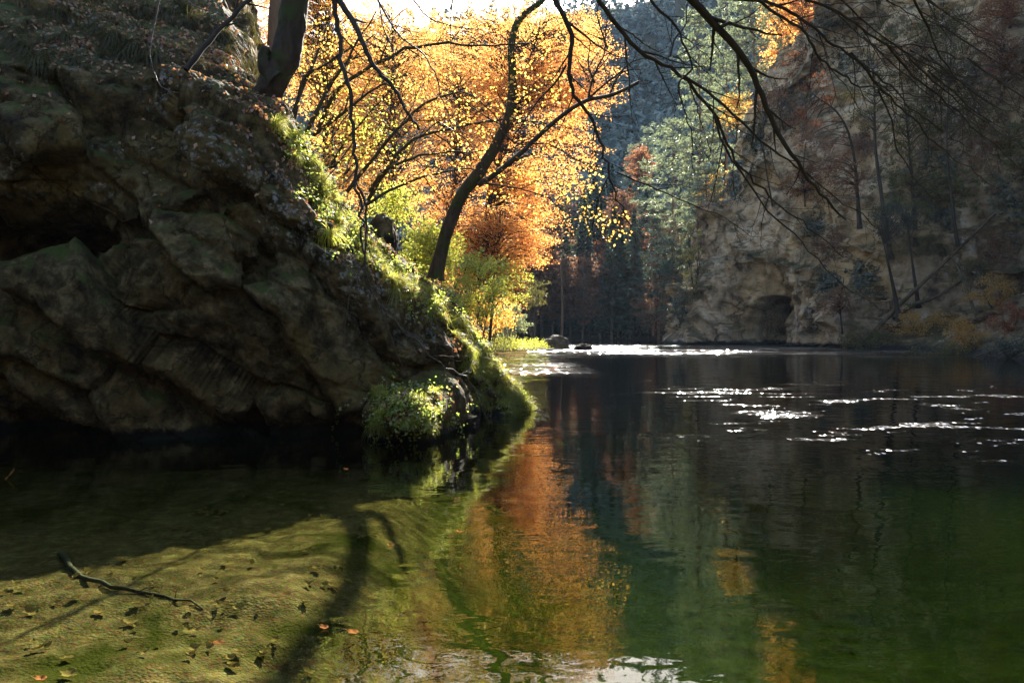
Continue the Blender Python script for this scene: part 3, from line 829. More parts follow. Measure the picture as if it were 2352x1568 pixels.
L_HERB = leaf_mat('herb_leaves', [(0.07, 0.13, 0.02), (0.14, 0.20, 0.03), (0.30, 0.30, 0.05)], 0.6, [(0.36, 0.50, 0.06), (0.52, 0.64, 0.09), (0.76, 0.74, 0.18)], gloss=0.06, rough=0.35)
L_BROWNWOOD = leaf_mat('brown_beech_leaves', [(0.11, 0.052, 0.028), (0.18, 0.085, 0.042), (0.22, 0.12, 0.055)], 0.45)
L_FARHAZE = leaf_mat('hazed_far_green', [(0.11, 0.155, 0.15), (0.13, 0.175, 0.165), (0.15, 0.165, 0.13)], 0.2)  # distance haze painted into the leaf colour as a pale bluish tone


def ball(u, v, Y, ru, rv, share=1.0, dep=0.5):
    """ellipsoid seen at reading (u, v) with half sizes ru, rv (2352 px wide photograph)"""
    s = K / F * Y
    return (P(u, v, Y), np.array([ru * s, ru * s * dep, rv * s]), share)


def broadleaf(name, label, cat, group, trunk, r0, r1, blobs, mat, bark, n_spray, n_leaf, size, spray_r, twig_r=0.03, lump=0.1,
              limbs=(), sides=8, tilt=0.7, crown='crown', shell=0.5, thick=0.12, droop=0.25, down=0.15, trunk_branches=True):
    e = empty(name, trunk[0], label, cat, group)
    T = Tubes(); ax = resample(trunk, 26)
    T.add(ax, r0, r1, sides, radii=np.linspace(r0, r1, 26) * (1 + 0.5 * np.exp(-np.arange(26) / 1.5)), lump=lump)
    axis = ax
    for lm, a, b in limbs:
        l2 = resample(lm, 16); T.add(l2, a, b, 6, lump=lump); axis = np.vstack([axis, l2[4:]])
    keep = axis[6:] if len(axis) > 12 else axis
    V, Fq = sprays(blobs, n_spray=n_spray, n_leaf=n_leaf, size=size, spray_r=spray_r, tubes=T if trunk_branches else None, axis=keep,
                   twig_r=twig_r, tilt=tilt, shell=shell, thick=thick, droop=droop, down=down)
    T.child('trunk', e, bark)
    child(crown, V, e, mat, Fq)
    return e


# ------------------------------------------------------------------ the orange beeches on the left bank
G = 'orange beeches on the left bank'
def bank_foot(u, Y):
    x = (u * K - 512) / F * Y
    return np.array([x, Y, ground_z(x, Y, LB_B, 1.0) - 0.2])


def bank_beech(u0, Y, top, lean, blobs, mat, label, n_spray, n_leaf, size=0.15, r=0.22):
    Y *= 1.22
    blobs = [(CAM + (c - CAM) * 1.22, r_ * 1.22, sh) for c, r_, sh in blobs]
    f = bank_foot(u0, Y)
    t = P(top[0], top[1], Y)
    mid = (f + t) / 2 + np.array([lean, 0, 0])
    return broadleaf('beech_tree', label, 'tree', G, [f, mid, t], r, 0.05, blobs, mat, BARK_DARK, int(n_spray * 1.45), int(n_leaf * 1.35), size * 0.84, 1.1, 0.03)


bank_beech(1060, 46, (1240, 60), -0.6, [ball(1225, 300, 46, 150, 190, 3), ball(1190, 120, 46, 150, 120, 2), ball(1330, 160, 45, 75, 140, 1.1),
           ball(1195, 490, 45, 70, 110, 1.4), ball(1225, 575, 44, 40, 45, .35)], L_ORANGE, 'broad bright orange beech leaning out over the river on the bank', 400, 66)
bank_beech(1000, 52, (1060, 160), 0.3, [ball(1060, 400, 52, 130, 170, 2), ball(1050, 220, 52, 130, 120, 1.5)],
           L_ORANGE, 'deep orange beech behind the curved dark trunk', 220, 60)
bank_beech(880, 44, (900, 20), 0.4, [ball(880, 300, 44, 130, 190, 2), ball(890, 110, 45, 140, 120, 1.6)],
           L_GOLD, 'golden beech with thick brown trunk beyond the crest of the outcrop', 240, 58, r=0.30)
bank_beech(1090, 60, (1150, 20), 0.2, [ball(1120, 100, 60, 190, 95, 1), ball(1000, 140, 60, 120, 120, 0.8), ball(1350, 90, 58, 30, 60, 0.2)],
           L_GOLD, 'tall amber beech whose top thins into the white sky', 190, 60, 0.17)
bank_beech(735, 42, (760, -60), 0.0, [ball(735, 80, 42, 140, 190, 1.5), ball(800, 330, 42, 70, 120, 0.6), ball(640, 30, 43, 70, 110, 0.7)],
           L_GOLD, 'yellow beech just right of the thick mossy trunk', 320, 58)
bank_beech(1120, 40, (1150, 480), 0.0, [ball(1130, 560, 40, 85, 90, 1), ball(1040, 580, 40, 70, 70, 0.6), ball(1150, 640, 40, 40, 50, .3)],
           L_ORANGE, 'low orange young beech above the lime green bank shrubs', 170, 60, r=0.10)

G = 'leafy shrubs along the left bank'
def shrub(u, v, Y, ru, rv, mat, label, n_spray, n_leaf, size, group, name='shrub', sr=0.45, foot=None, bark=BARK_GREY, dep=0.8, stems=4, tilt=0.9, blobs=None):
    c, rad, _ = ball(u, v, Y, ru, rv, 1, dep)
    f = foot if foot is not None else np.array([c[0], c[1], c[2] - rad[2]])
    e = empty(name, f, label, 'shrub', group)
    T = Tubes(); ax = [f]
    for k in range(stems):
        a = 2 * math.pi * k / stems + 0.4
        tip = c + np.array([math.cos(a) * rad[0] * 0.55, math.sin(a) * rad[1] * 0.55, rad[2] * 0.35])
        q = resample([f + rng.normal(0, 0.04, 3) * rad[0], (f + tip) / 2 + np.array([math.cos(a), math.sin(a), 0]) * rad[0] * 0.1, tip], 8)
        T.add(q, 0.018 * rad[2] + 0.008, 0.006, 5); ax.append(q)
    ax = np.vstack(ax)
    V, Fq = sprays(blobs or [(c, rad, 1)], n_spray=n_spray, n_leaf=n_leaf, size=size, spray_r=sr, tubes=T, axis=ax, twig_r=0.006 * rad[2] + 0.003, tilt=tilt, shell=0.3, down=0.05)
    T.child('stems', e, bark); child('foliage', V, e, mat, Fq)
    return e


def bank_shrub(u, v, Y, ru, rv, mat, label, n_spray, n_leaf, size, **k):
    x = (u * K - 512) / F * Y
    return shrub(u, v, Y, ru, rv, mat, label, n_spray, n_leaf, size, G, foot=np.array([x, Y, ground_z(x, Y, LB_B, 0.0) - 0.1]), **k)


bank_shrub(1085, 655, 34, 85, 80, L_LIME, 'lime green leafy shrub under the low orange beech', 90, 50, 0.13)
bank_shrub(985, 575, 24, 62, 58, L_LIME, 'yellow green bush at the foot of the curved dark tree', 90, 50, 0.10)
bank_shrub(1130, 715, 56, 60, 55, L_YELLOW, 'pale yellow shrub at the water end of the bank', 70, 50, 0.14)
bank_shrub(1170, 640, 70, 50, 60, L_LIME, 'loose green shrub standing above the grey willow bush', 60, 45, 0.17)
bank_shrub(1222, 672, 88, 34, 30, L_OLIVE, 'olive green shrub reaching out right of the willow bush', 40, 40, 0.2, sr=0.9)
bank_shrub(1165, 735, 96, 44, 42, L_WILLOW, 'rounded silvery willow bush by the river', 120, 50, 0.22, sr=0.7)
bank_shrub(905, 470, 19.5, 40, 50, L_LIME, 'small lit bush beside the mossy rock knob', 40, 40, 0.07, sr=0.3)
bank_shrub(1130, 790, 64, 70, 16, L_LIME, 'low green weeds on the gravel spit', 130, 46, 0.13, sr=0.5, dep=2.5)
bank_shrub(1215, 795, 67, 40, 13, L_LIME, 'low lime weeds beside the dark boulder', 90, 40, 0.12, sr=0.4, dep=2.5)

# ------------------------------------------------------------------ curved dark tree behind the crest
def T1():
    Y = 18.5
    tr = PP([(1000, 640), (1028, 525), (1063, 444), (1090, 410), (1124, 359), (1160, 290), (1174, 239), (1177, 171), (1175, 102), (1186, 58), (1206, 31), (1247, 0), (1300, -60)], Y)
    e = empty('curved_tree', tr[0], 'dark curved tree forking beside the orange leaves, rooted behind the outcrop crest', 'tree')
    T = Tubes(); T.add(resample(tr, 60), 0.15, 0.06, 10, radii=np.interp(np.linspace(0, 1, 60), [0, .05, .35, .6, 1], [.20, .155, .135, .10, .05]), lump=0.12)
    T.child('trunk', e, BARK_MOSS)
    T = Tubes()
    limb = PP([(1098, 425), (1152, 388), (1206, 342), (1264, 287), (1312, 250), (1350, 229), (1401, 219), (1435, 205), (1467, 188)], (18.4, 17.4))
    T.add(resample(limb, 30), 0.066, 0.036, 8, lump=0.15)
    tips = []
    for a, b in (((1352, 226), [(1362, 180), (1388, 120), (1392, 60), (1405, 0)]), ((1352, 226), [(1375, 205), (1420, 170), (1455, 140), (1520, 135), (1545, 128)]),
                 ((1401, 217), [(1412, 190), (1432, 165), (1470, 160), (1466, 185)]), ((1540, 128), [(1550, 90), (1575, 55), (1578, 10), (1590, -30)]),
                 ((1545, 130), [(1562, 135), (1575, 150)]), ((1395, 110), [(1385, 80), (1372, 30), (1380, -10)]), ((1366, 190), [(1352, 150), (1356, 95)])):
        twig(T, PP([a] + b, 17.8), 0.028, 0.008, 7, 0.9, 1, 0.8, 0.8, 5, tips=tips)
    for a in ([(1171, 250), (1200, 225), (1235, 200), (1290, 190)], [(1175, 110), (1215, 100), (1260, 70), (1300, 80)], [(1160, 290), (1120, 270), (1070, 240), (1020, 250)],
              [(1110, 420), (1180, 430), (1250, 450), (1290, 480), (1330, 500)], [(1150, 300), (1190, 330), (1260, 330), (1330, 370), (1400, 400)]):
        twig(T, PP(a, 18.2), 0.024, 0.006, 8, 0.8, 2, 0.3, 0.9, 5, tips=tips)
    T.child('branch', e, BARK_DARK)
    C = []
    for t in tips:
        if t[0] < 1.9 and rng.random() < 0.8: C.append(t + rng.normal(0, 0.10, (rng.integers(2, 6), 3)))
    for u, v, ru, rv, n in ((1190, 160, 30, 140, 110), (1330, 420, 70, 60, 150), (1400, 520, 60, 50, 90), (1280, 300, 60, 50, 60), (1240, 60, 60, 50, 60), (1340, 250, 40, 50, 50), (1120, 230, 60, 90, 60)):
        c, rad, _ = ball(u, v, 18.2, ru, rv); C.append(c + in_ball(n) * rad)
    V, Fq = leaves(np.vstack(C), 0.072, None, 1.4, 0.72)
    child('foliage', V, e, L_YELLOW, Fq)


T1()

# ------------------------------------------------------------------ hazel stems fanning from behind the crest
G = 'hazel stems rising from behind the outcrop crest'
def hazel(label, lines, Y, r, leafblobs, n, mat=L_YELLOW, size=0.07, depth=0.8):
    st = [PP(l, Y) for l in lines]
    e = empty('hazel_bush', st[0][0], label, 'shrub', G)
    tips = []
    for s_ in st:
        T = Tubes()
        rr = r * rng.uniform(0.8, 1.2)
        s_ = s_ + np.linspace(0, 1, len(s_))[:, None] * np.array([0, rng.uniform(-depth, depth), 0])
        twig(T, s_, rr, rr * 0.25, 9, 1.3, 2, 0.25, 0.85, 7, 0.35, tips, 0.5, 4)
        T.child('stem', e, bark_mat('sodden_wood', (0.02, 0.017, 0.008), (0.055, 0.045, 0.02)))
    C = [t + rng.normal(0, 0.10, (3, 3)) for t in tips]
    for u, v, ru, rv, share in leafblobs:
        c, rad, _ = ball(u, v, Y, ru, rv); k = max(4, int(n * share))
        cc = c + in_ball(max(3, k // 6)) * rad
        C.append((cc[:, None, :] + rng.normal(0, 0.16, (len(cc), 4, 3))).reshape(-1, 3))
    V, Fq = leaves(np.vstack(C), size, None, 1.3, 0.74)
    child('foliage', V, e, mat, Fq)
    return e


hazel('yellow hazel fan of stems closest to the thick mossy trunk', [[(672, 300), (680, 240), (693, 171), (728, 147), (772, 113), (851, 62)], [(695, 320), (745, 205), (775, 143), (851, 0)],
      [(660, 300), (690, 190), (720, 100), (740, 20)]], 17.5, 0.055, [(740, 230, 70, 120, 1), (700, 120, 40, 80, .5)], 230)
hazel('hazel with long stems arching right above the crest', [[(731, 294), (769, 219), (823, 178), (885, 147), (960, 120), (1070, 120), (1165, 125), (1213, 125), (1257, 157)],
      [(796, 441), (837, 386), (922, 284), (981, 232), (1035, 208), (1076, 208), (1127, 246), (1158, 280)], [(720, 310), (800, 260), (880, 210), (930, 225)]], 18.2, 0.05,
      [(850, 330, 90, 90, 1), (960, 170, 120, 60, .6)], 200)
hazel('low arching hazel stems springing from the mossy knob', [[(840, 470), (905, 431), (974, 403), (1076, 383), (1128, 403), (1180, 420)], [(845, 460), (905, 362), (960, 311), (1042, 290), (1127, 270), (1213, 266), (1281, 284), (1336, 314)],
      [(850, 440), (880, 400), (940, 372), (1000, 362), (1127, 359)]], 18.8, 0.05, [(900, 400, 70, 60, 1), (1030, 340, 110, 60, .6)], 160)
hazel('slim yellow hazel on the lit slope between outcrop and bushes', [[(760, 380), (790, 320), (850, 240), (900, 180)], [(790, 400), (850, 330), (900, 300)], [(770, 370), (760, 300), (790, 210)]], 19.5, 0.03,
      [(800, 330, 80, 70, 1)], 420, L_LIME)

# ------------------------------------------------------------------ thick mossy tree on top of the outcrop, with its hanging branches
def T0():
    Y = 14.3
    tr = PP([(622, 275), (618, 215), (635, 175), (650, 130), (667, 70), (682, 0), (690, -80), (700, -200), (740, -330)], Y)
    e = empty('mossy_tree', tr[0], 'thick mossy leaning tree on top of the dark outcrop with branches hanging to the water', 'tree')
    T = Tubes()
    rad = np.interp(np.linspace(0, 1, 70), [0, .10, .22, .4, .6, 1], [.17, .25, .25, .22, .20, .10])
    T.add(resample(tr, 160), 0, 0, 36, radii=np.interp(np.linspace(0, 1, 160), np.linspace(0, 1, 70), rad), lump=0.22)
    tk = T.child('trunk', e, BARK_MOSS)
    B = Tubes(); B.add(resample(PP([(636, 185), (612, 160), (604, 128), (612, 112)], 14.1), 12), .17, .07, 10, lump=0.4)
    B.child('burl', e, BARK_MOSS)
    top = PP([(700, -200)], Y)[0]
    def hang(pts, Ys, r0, r1, n, L, lv, mat=BARK_DARK, up=0.7, src=(690, -150), nsub=4, spread=0.8):
        T = Tubes(); tips = []
        q = PP(pts, Ys)
        s0 = P(src[0], src[1], Y)
        if src[1] < 0:
            arch = np.array([s0, (s0 + q[0]) / 2 + np.array([0, 0, 0.35])])
            T.add(resample(np.vstack([arch, q[:1]]), 14), r0 * 1.7, r0, 7)
        twig(T, q, r0, r1, n, L, lv, up, spread, 7, 0.1, tips, 0.5, nsub)
        o = T.child('branch', e, mat)
        return o, tips
    hang([(767, 0), (775, 58), (782, 99), (782, 143), (801, 191), (808, 260), (810, 308), (815, 359), (818, 410), (825, 444), (829, 500), (832, 545), (838, 590)], (13.0, 12.2), 0.042, 0.016, 9, 1.0, 2)
    hang([(822, 430), (838, 455), (842, 520), (839, 605), (850, 664), (879, 708), (945, 770), (982, 810), (1018, 840), (1070, 869), (1095, 898), (1110, 939), (1123, 972)], (12.3, 14.4), 0.020, 0.008, 12, 0.9, 2, TWIG, src=(826, 420))
    hang([(840, 610), (820, 625), (808, 650), (800, 700), (792, 760), (788, 800)], (12.2, 12.0), 0.009, 0.003, 9, 0.55, 2, TWIG, src=(838, 590), up=1.0)
    hang([(850, 660), (880, 720), (905, 790), (930, 850), (960, 885), (1000, 905)], (12.4, 12.9), 0.010, 0.003, 9, 0.5, 1, TWIG, src=(845, 640), up=1.0)
    hang([(816, 390), (790, 420), (750, 440), (700, 438), (665, 425)], (12.6, 12.2), 0.010, 0.003, 7, 0.6, 2, TWIG, src=(815, 370), up=0.9)
    hang([(779, 0), (810, 48), (830, 89), (851, 137), (871, 164), (895, 191), (922, 232), (940, 267), (965, 297)], (12.6, 12.0), 0.050, 0.018, 2, 0.4, 1)
    hang([(868, 0), (892, 44), (912, 75), (940, 99), (974, 126), (1005, 181), (1018, 239), (1060, 300), (1090, 330)], (12.5, 12.0), 0.018, 0.004, 12, 1.0, 2, TWIG, src=(800, -120))
    hang([(1040, -5), (1036, 34), (1035, 90), (1037, 123)], (12, 12), 0.012, 0.004, 3, 0.5, 1, TWIG, src=(900, -140))
    hang([(870, 0), (880, 60), (905, 130), (900, 215), (885, 265)], (12.7, 12.3), 0.012, 0.003, 10, 0.8, 2, TWIG, src=(800, -120))
    hang([(950, 0), (985, 40), (1040, 60), (1110, 70), (1160, 110)], (12.7, 12.9), 0.013, 0.003, 10, 0.8, 2, TWIG, src=(850, -140))
    hang([(1010, 280), (1080, 330), (1120, 420), (1140, 500)], (12.1, 12.4), 0.008, 0.003, 9, 0.6, 1, TWIG, src=(1000, 230))
    hang([(366, 0), (349, 85), (345, 130), (355, 171), (379, 205), (407, 212)], (11.6, 11.4), 0.010, 0.004, 4, 0.25, 1, TWIG, src=(520, -140))
    hang([(430, 0), (450, 15), (500, 30), (520, 32)], (11.8, 11.6), 0.007, 0.003, 4, 0.3, 1, TWIG, src=(560, -120))


T0()
e = empty('dead_sapling', P(427, 160, 13.0), 'thin dark slanted sapling left of the thick mossy trunk', 'tree')
T = Tubes(); twig(T, PP([(427, 160), (451, 130), (472, 103), (509, 62), (574, 0), (620, -50)], (13.0, 13.6)), 0.05, 0.03, 5, 0.8, 1, 0.5, 0.7, 8, 0.3)
T.child('trunk', e, BARK_DARK)
e = empty('beech_tree', P(632, 120, 19), 'pale background trunk just behind the top of the outcrop', 'tree')
T = Tubes(); T.add(resample(PP([(628, 130), (632, 40), (640, -60)], 19), 12), 0.16, 0.14, 9, lump=0.1); T.child('trunk', e, BARK_PINE)

# ------------------------------------------------------------------ bare tree beside the camera whose branches reach over the picture
def T2():
    e = empty('bare_tree', (-0.6, -3.2, -0.3), 'bare beech whose dark leafless branches reach in from above across the cliff', 'tree')
    T = Tubes(); T.add(resample([(-0.6, -3.2, -0.4), (-0.5, -3.1, 2), (-0.3, -2.9, 4.5), (-0.1, -2.6, 7)], 24), 0.22, 0.12, 12, lump=0.1)
    T.child('trunk', e, BARK_MOSS)
    def lim(pts, Ys, r0, r1, n, L, lv, up=0.75, nsub=5, mat=BARK_DARK, root=None, spread=0.75, label=None, stub=None, bias=None):
        q = PP(pts, Ys); T = Tubes()
        if root is None:
            rt = np.array((-0.3, -2.9, 4.9)); d = unit(q[1] - q[0])
            arch = [rt, rt * 0.5 + q[0] * 0.5 + np.array([0, 0, 0.9]), q[0] - d * 0.5, q[0]]
            T.add(resample(arch, 20), r0 * 1.8, r0, 8)
        twig(T, q, r0, r1, n, L, lv, up, spread, 8, 0.06, None, 0.5, nsub, bias)
        if stub: T.add(PP(stub[0], Ys if np.isscalar(Ys) else Ys[0]), stub[1], stub[1] * 0.8, 7)
        o = T.child('branch', e, mat)
        if label: o['label'] = label
    lim([(1590, 0), (1640, 55), (1690, 110), (1725, 165), (1760, 250), (1800, 330), (1850, 400), (1900, 460), (1945, 508)], (6.0, 6.6), 0.032, 0.008, 12, 0.5, 2,
        label='thickest branch, with a short broken stub', stub=([(1655, 62), (1675, 52), (1696, 60)], 0.016), nsub=3)
    lim([(1375, 0), (1420, 60), (1470, 120), (1520, 145), (1570, 175), (1600, 215), (1640, 265), (1670, 320), (1690, 370), (1750, 430), (1800, 480), (1870, 530), (1940, 590)], (6.4, 7.2), 0.019, 0.004, 18, 0.75, 2)
    lim([(1575, 178), (1620, 205), (1690, 265), (1760, 330), (1830, 380), (1900, 440), (1990, 500), (2060, 560)], (6.6, 7.2), 0.013, 0.003, 14, 0.6, 2, root=(1.7, 6.55, 3.6))
    lim([(1495, 0), (1513, 23), (1545, 50), (1568, 95), (1590, 155), (1560, 190), (1572, 256), (1588, 310), (1592, 400)], (6.2, 6.4), 0.011, 0.003, 10, 0.5, 2)
    lim([(1723, 0), (1749, 6), (1781, 32), (1816, 50), (1846, 70), (1869, 111), (1898, 144), (1928, 167), (1969, 196), (2021, 202), (2071, 214), (2133, 228), (2210, 262)], (5.6, 6.4), 0.012, 0.003, 16, 0.6, 2)
    lim([(1755, 0), (1796, 18), (1840, 44), (1887, 76), (1910, 100), (1954, 126), (1986, 152), (2018, 173), (2068, 217), (2098, 252), (2162, 296), (2230, 345)], (5.8, 6.6), 0.013, 0.003, 17, 0.6, 2)
    lim([(1857, 0), (1898, 15), (1951, 44), (1992, 76), (2033, 100), (2056, 105), (2103, 103), (2156, 117), (2220, 135), (2352, 176)], (5.6, 6.2), 0.011, 0.003, 16, 0.55, 2)
    lim([(1955, 122), (1986, 155), (2021, 202), (2068, 246), (2104, 278), (2133, 316), (2180, 352), (2230, 390), (2300, 440)], (6.1, 6.9), 0.011, 0.003, 14, 0.55, 2, root=(2.9, 6.05, 3.4))
    lim([(2016, 205), (2050, 280), (2060, 340), (2085, 380), (2110, 420), (2160, 470)], (6.3, 6.6), 0.008, 0.003, 9, 0.4, 2, root=(3.4, 6.2, 2.9))
    lim([(2035, 100), (2075, 150), (2130, 200), (2200, 255), (2280, 330), (2345, 380)], (6.0, 6.6), 0.010, 0.003, 12, 0.5, 2, root=(3.3, 5.9, 3.7))
    lim([(1275, 0), (1295, 41), (1314, 85), (1309, 130), (1309, 191), (1326, 226), (1360, 273), (1384, 335), (1398, 393), (1418, 455), (1436, 485), (1462, 565)], (7.2, 7.4), 0.024, 0.004, 12, 0.55, 2,
        label='branch hanging down in front of the orange beeches')
    lim([(1300, 150), (1275, 191), (1234, 232), (1193, 294), (1158, 352)], (7.2, 7.3), 0.011, 0.003, 7, 0.4, 1, root=(0.55, 7.2, 3.7))
    lim([(1416, 395), (1500, 430), (1590, 470), (1660, 495), (1720, 540), (1790, 535)], (7.4, 7.8), 0.009, 0.002, 14, 0.5, 2, root=(1.0, 7.35, 2.7))
    lim([(1400, 400), (1380, 440), (1366, 500), (1340, 560), (1290, 585)], (7.3, 7.3), 0.007, 0.002, 9, 0.35, 2, root=(0.95, 7.3, 2.7))
    lim([(2100, 0), (2130, 60), (2160, 130), (2220, 200), (2300, 250)], (5.4, 5.8), 0.009, 0.003, 12, 0.5, 2)
    lim([(1640, 262), (1660, 330), (1720, 420), (1780, 500), (1850, 560), (1920, 640), (1990, 690), (2050, 690)], (6.6, 7.0), 0.010, 0.003, 14, 0.45, 1, root=(1.75, 6.6, 3.0))

    # finer branches that fill the upper right with twigs
    for k in range(13):
        u0 = 1960 + 370 * rng.random(); v0 = 10 + 330 * rng.random() * (u0 - 1900) / 430
        L = rng.uniform(180, 330); sl = rng.uniform(0.55, 1.0)
        pts = [(u0 - 90 + L * f, v0 - 60 + L * (sl * f - 0.22 * sl * f * f)) for f in (0, .25, .5, .75, 1)]
        Yk = rng.uniform(5.6, 7.0)
        q0 = PP(pts[:1], Yk)[0]
        lim(pts, (Yk, Yk + 0.5), 0.0075, 0.002, 13, 0.42, 2, root=q0)


T2()

# ------------------------------------------------------------------ conifers and autumn trees on the right bank
G = 'pines on the right bank beside the cliff'
def pine(u0, vbase, vtop, Y, label, wid, r0, whorl_top=1.0, crown_from=0.15, lean=0.0, n_wh=22, mat=L_PINE, group=G, name='pine_tree', bark=BARK_PINE, clumps=7, blades=11, bl=0.62, ubase=None):
    f = P(ubase if ubase is not None else u0, vbase, Y); t = P(u0 + lean, vtop, Y)
    e = empty(name, f, label, 'tree', group)
    T = Tubes(); ax = resample([f, (f + t) / 2 + rng.normal(0, 0.2, 3), t], 30); T.add(ax, r0, 0.05, 8, lump=0.08)
    h = t[2] - f[2]; W = wid * K / F * Y
    parts = []
    for k in range(n_wh):
        fr = crown_from + (1 - crown_from) * (k + 0.5) / n_wh
        c = ax[min(29, int(fr * 29))]
        L = W * (0.25 + 0.75 * math.sin(math.pi * min(1, (1 - fr) * 0.85 + 0.08)) ** 0.8)
        nb = rng.integers(4, 7); a0 = rng.uniform(0, 6.28)
        for b in range(nb):
            if rng.random() < 0.13: continue
            a = a0 + b * 6.283 / nb + rng.normal(0, 0.25); l = L * rng.uniform(0.5, 1.2)
            d = np.array([math.cos(a), math.sin(a), 0]); z = l * rng.uniform(-0.12, 0.22)
            p1 = c + d * l * 0.55 + np.array([0, 0, z * 0.3]); p2 = c + d * l + np.array([0, 0, z])
            T.add(np.array([c, p1, p2]), 0.05, 0.012, 3)
            cl = max(3, int(clumps * l / max(W, .1)))
            fr2 = rng.uniform(0.35, 1.05, cl)
            side = np.cross(d, [0, 0, 1.0])
            cc = c + (p2 - c) * fr2[:, None] + side * (rng.normal(0, 0.17, cl) * l)[:, None] + np.array([0, 0, 0.1])
            nn = blades
            ctr = (cc[:, None, :] + rng.normal(0, 0.26, (cl, nn, 3)) * np.array([1, 1, 0.55])).reshape(-1, 3)
            parts.append(leaves(ctr, bl, None, 0.9, 0.26, 0.05, -0.6))
    V, Fq = join_vf(parts)
    T.child('trunk', e, bark); child('crown', V, e, mat, Fq)
    return e


pine(1600, 560, 15, 112, 'tall slender pale green pine, leftmost of the high pines', 62, 0.22, crown_from=0.08, n_wh=34)
pine(1738, 330, -120, 104, 'tall reddish trunked pine rising out of the top of the picture', 75, 0.24, crown_from=0.33, n_wh=26, ubase=1752, lean=-30)
pine(1665, 520, -20, 120, 'pine with dark green layered boughs between two paler pines', 60, 0.22, crown_from=0.25, n_wh=24)
pine(1545, 660, 270, 118, 'broad grey green pine below the slender one', 82, 0.2, crown_from=0.12, n_wh=26)
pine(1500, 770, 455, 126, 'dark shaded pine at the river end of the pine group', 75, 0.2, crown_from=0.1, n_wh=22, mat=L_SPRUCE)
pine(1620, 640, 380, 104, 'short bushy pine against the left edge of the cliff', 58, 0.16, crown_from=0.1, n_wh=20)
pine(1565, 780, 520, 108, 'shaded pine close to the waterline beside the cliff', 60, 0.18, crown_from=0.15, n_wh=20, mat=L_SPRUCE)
pine(1488, 480, 290, 190, 'small distant spruce tip against the blue hillside', 26, 0.2, crown_from=0.0, n_wh=22)
pine(1455, 480, 330, 195, 'small distant spruce left of the other far spruce', 28, 0.2, crown_from=0.0, n_wh=18)

G = 'autumn trees beside the pines'
def hill_tree(u, vb, vt, Y, ru, rv, mat, label, n_spray=70, n_leaf=45, size=0.34, r=0.16, sr=1.3, group=G, name='autumn_tree', bark=BARK_DARK, blobs=None):
    f, t = P(u, vb, Y), P(u + 4, vt, Y)
    bl = blobs or [ball(u, vt + rv * 0.9, Y, ru, rv, 1)]
    return broadleaf(name, label, 'tree', group, [f, (f + t) / 2 + rng.normal(0, .2, 3), t], r, 0.04, bl, mat, bark, n_spray, n_leaf, size, sr, 0.04)


L_SALMON = leaf_mat('salmon_leaves', [(0.20, 0.075, 0.03), (0.30, 0.12, 0.05), (0.34, 0.17, 0.07)], 0.4)
hill_tree(1470, 520, 345, 150, 26, 38, L_SALMON, 'salmon orange tree below the distant spruces', 80, 45, 0.4)
hill_tree(1430, 560, 440, 140, 34, 45, L_BROWNWOOD, 'dull brown tree on the bend left of the grey green pine', 70, 45, 0.36)
hill_tree(1640, 540, 395, 106, 28, 50, L_YELLOW, 'small bright yellow tree against the pine trunks', 40, 42, 0.26)
hill_tree(1690, 340, 215, 110, 30, 45, L_YELLOW, 'yellow leaved tree half hidden by the red pine trunks', 40, 42, 0.28)
hill_tree(1790, 170, -40, 108, 40, 110, L_GOLD, 'bright golden tree on the brow of the cliff', 110, 48, 0.28)
hill_tree(1850, 120, -60, 100, 50, 80, L_ORANGE, 'orange tree on the cliff brow right of the golden one', 70, 45, 0.26)
hill_tree(1610, 700, 560, 104, 45, 70, L_OLIVE, 'dull olive tree at the foot of the cliff edge', 70, 42, 0.26)
hill_tree(1505, 770, 640, 118, 40, 60, L_BROWNWOOD, 'grey brown half bare bush at the water beside the cliff', 70, 40, 0.24)

# ------------------------------------------------------------------ shaded forest on the far bank
def proto_beech(seed, mat, nm):
    h = 19.0
    e = empty(nm, (0, 0, 0), '', 'tree')
    T = Tubes(); ax = resample([(0, 0, -0.5), (0.2, 0, 9), (0.3, 0.2, 17)], 24); T.add(ax, 0.24, 0.05, 6)
    V, Fq = sprays([((0, 0, 12), (4.2, 4.2, 6.0), 1.0), ((0.5, 0, 6.5), (3.6, 3.6, 2.5), 0.35)], n_spray=95, n_leaf=30, size=0.55, spray_r=1.6, tubes=T, axis=ax[6:], twig_r=0.05, down=0.1)
    T.child('trunk', e, BARK_GREY); child('crown', V, e, mat, Fq)
    return e


def proto_spruce(mat, nm):
    e = empty(nm, (0, 0, 0), '', 'tree')
    T = Tubes(); T.add(resample([(0, 0, -0.5), (0.05, 0, 10), (0, 0, 23)], 16), 0.24, 0.03, 6)
    C, Nn = [], []
    n = 1700; z = 2.5 + 20.3 * rng.uniform(0, 1, n) ** 1.25; a = rng.uniform(0, 6.283, n)
    z = np.round(z / 0.75) * 0.75 + rng.normal(0, 0.12, n)
    R = (23 - z) / 20 * 3.6 * np.sqrt(rng.uniform(0.05, 1, n))
    C = np.stack([np.cos(a) * R, np.sin(a) * R, z - R * 0.22], -1)
    V, Fq = leaves(C, 0.95, None, 0.5, 0.4, 0.05, 0.4)
    T.child('trunk', e, BARK_GREY); child('crown', V, e, mat, Fq)
    return e


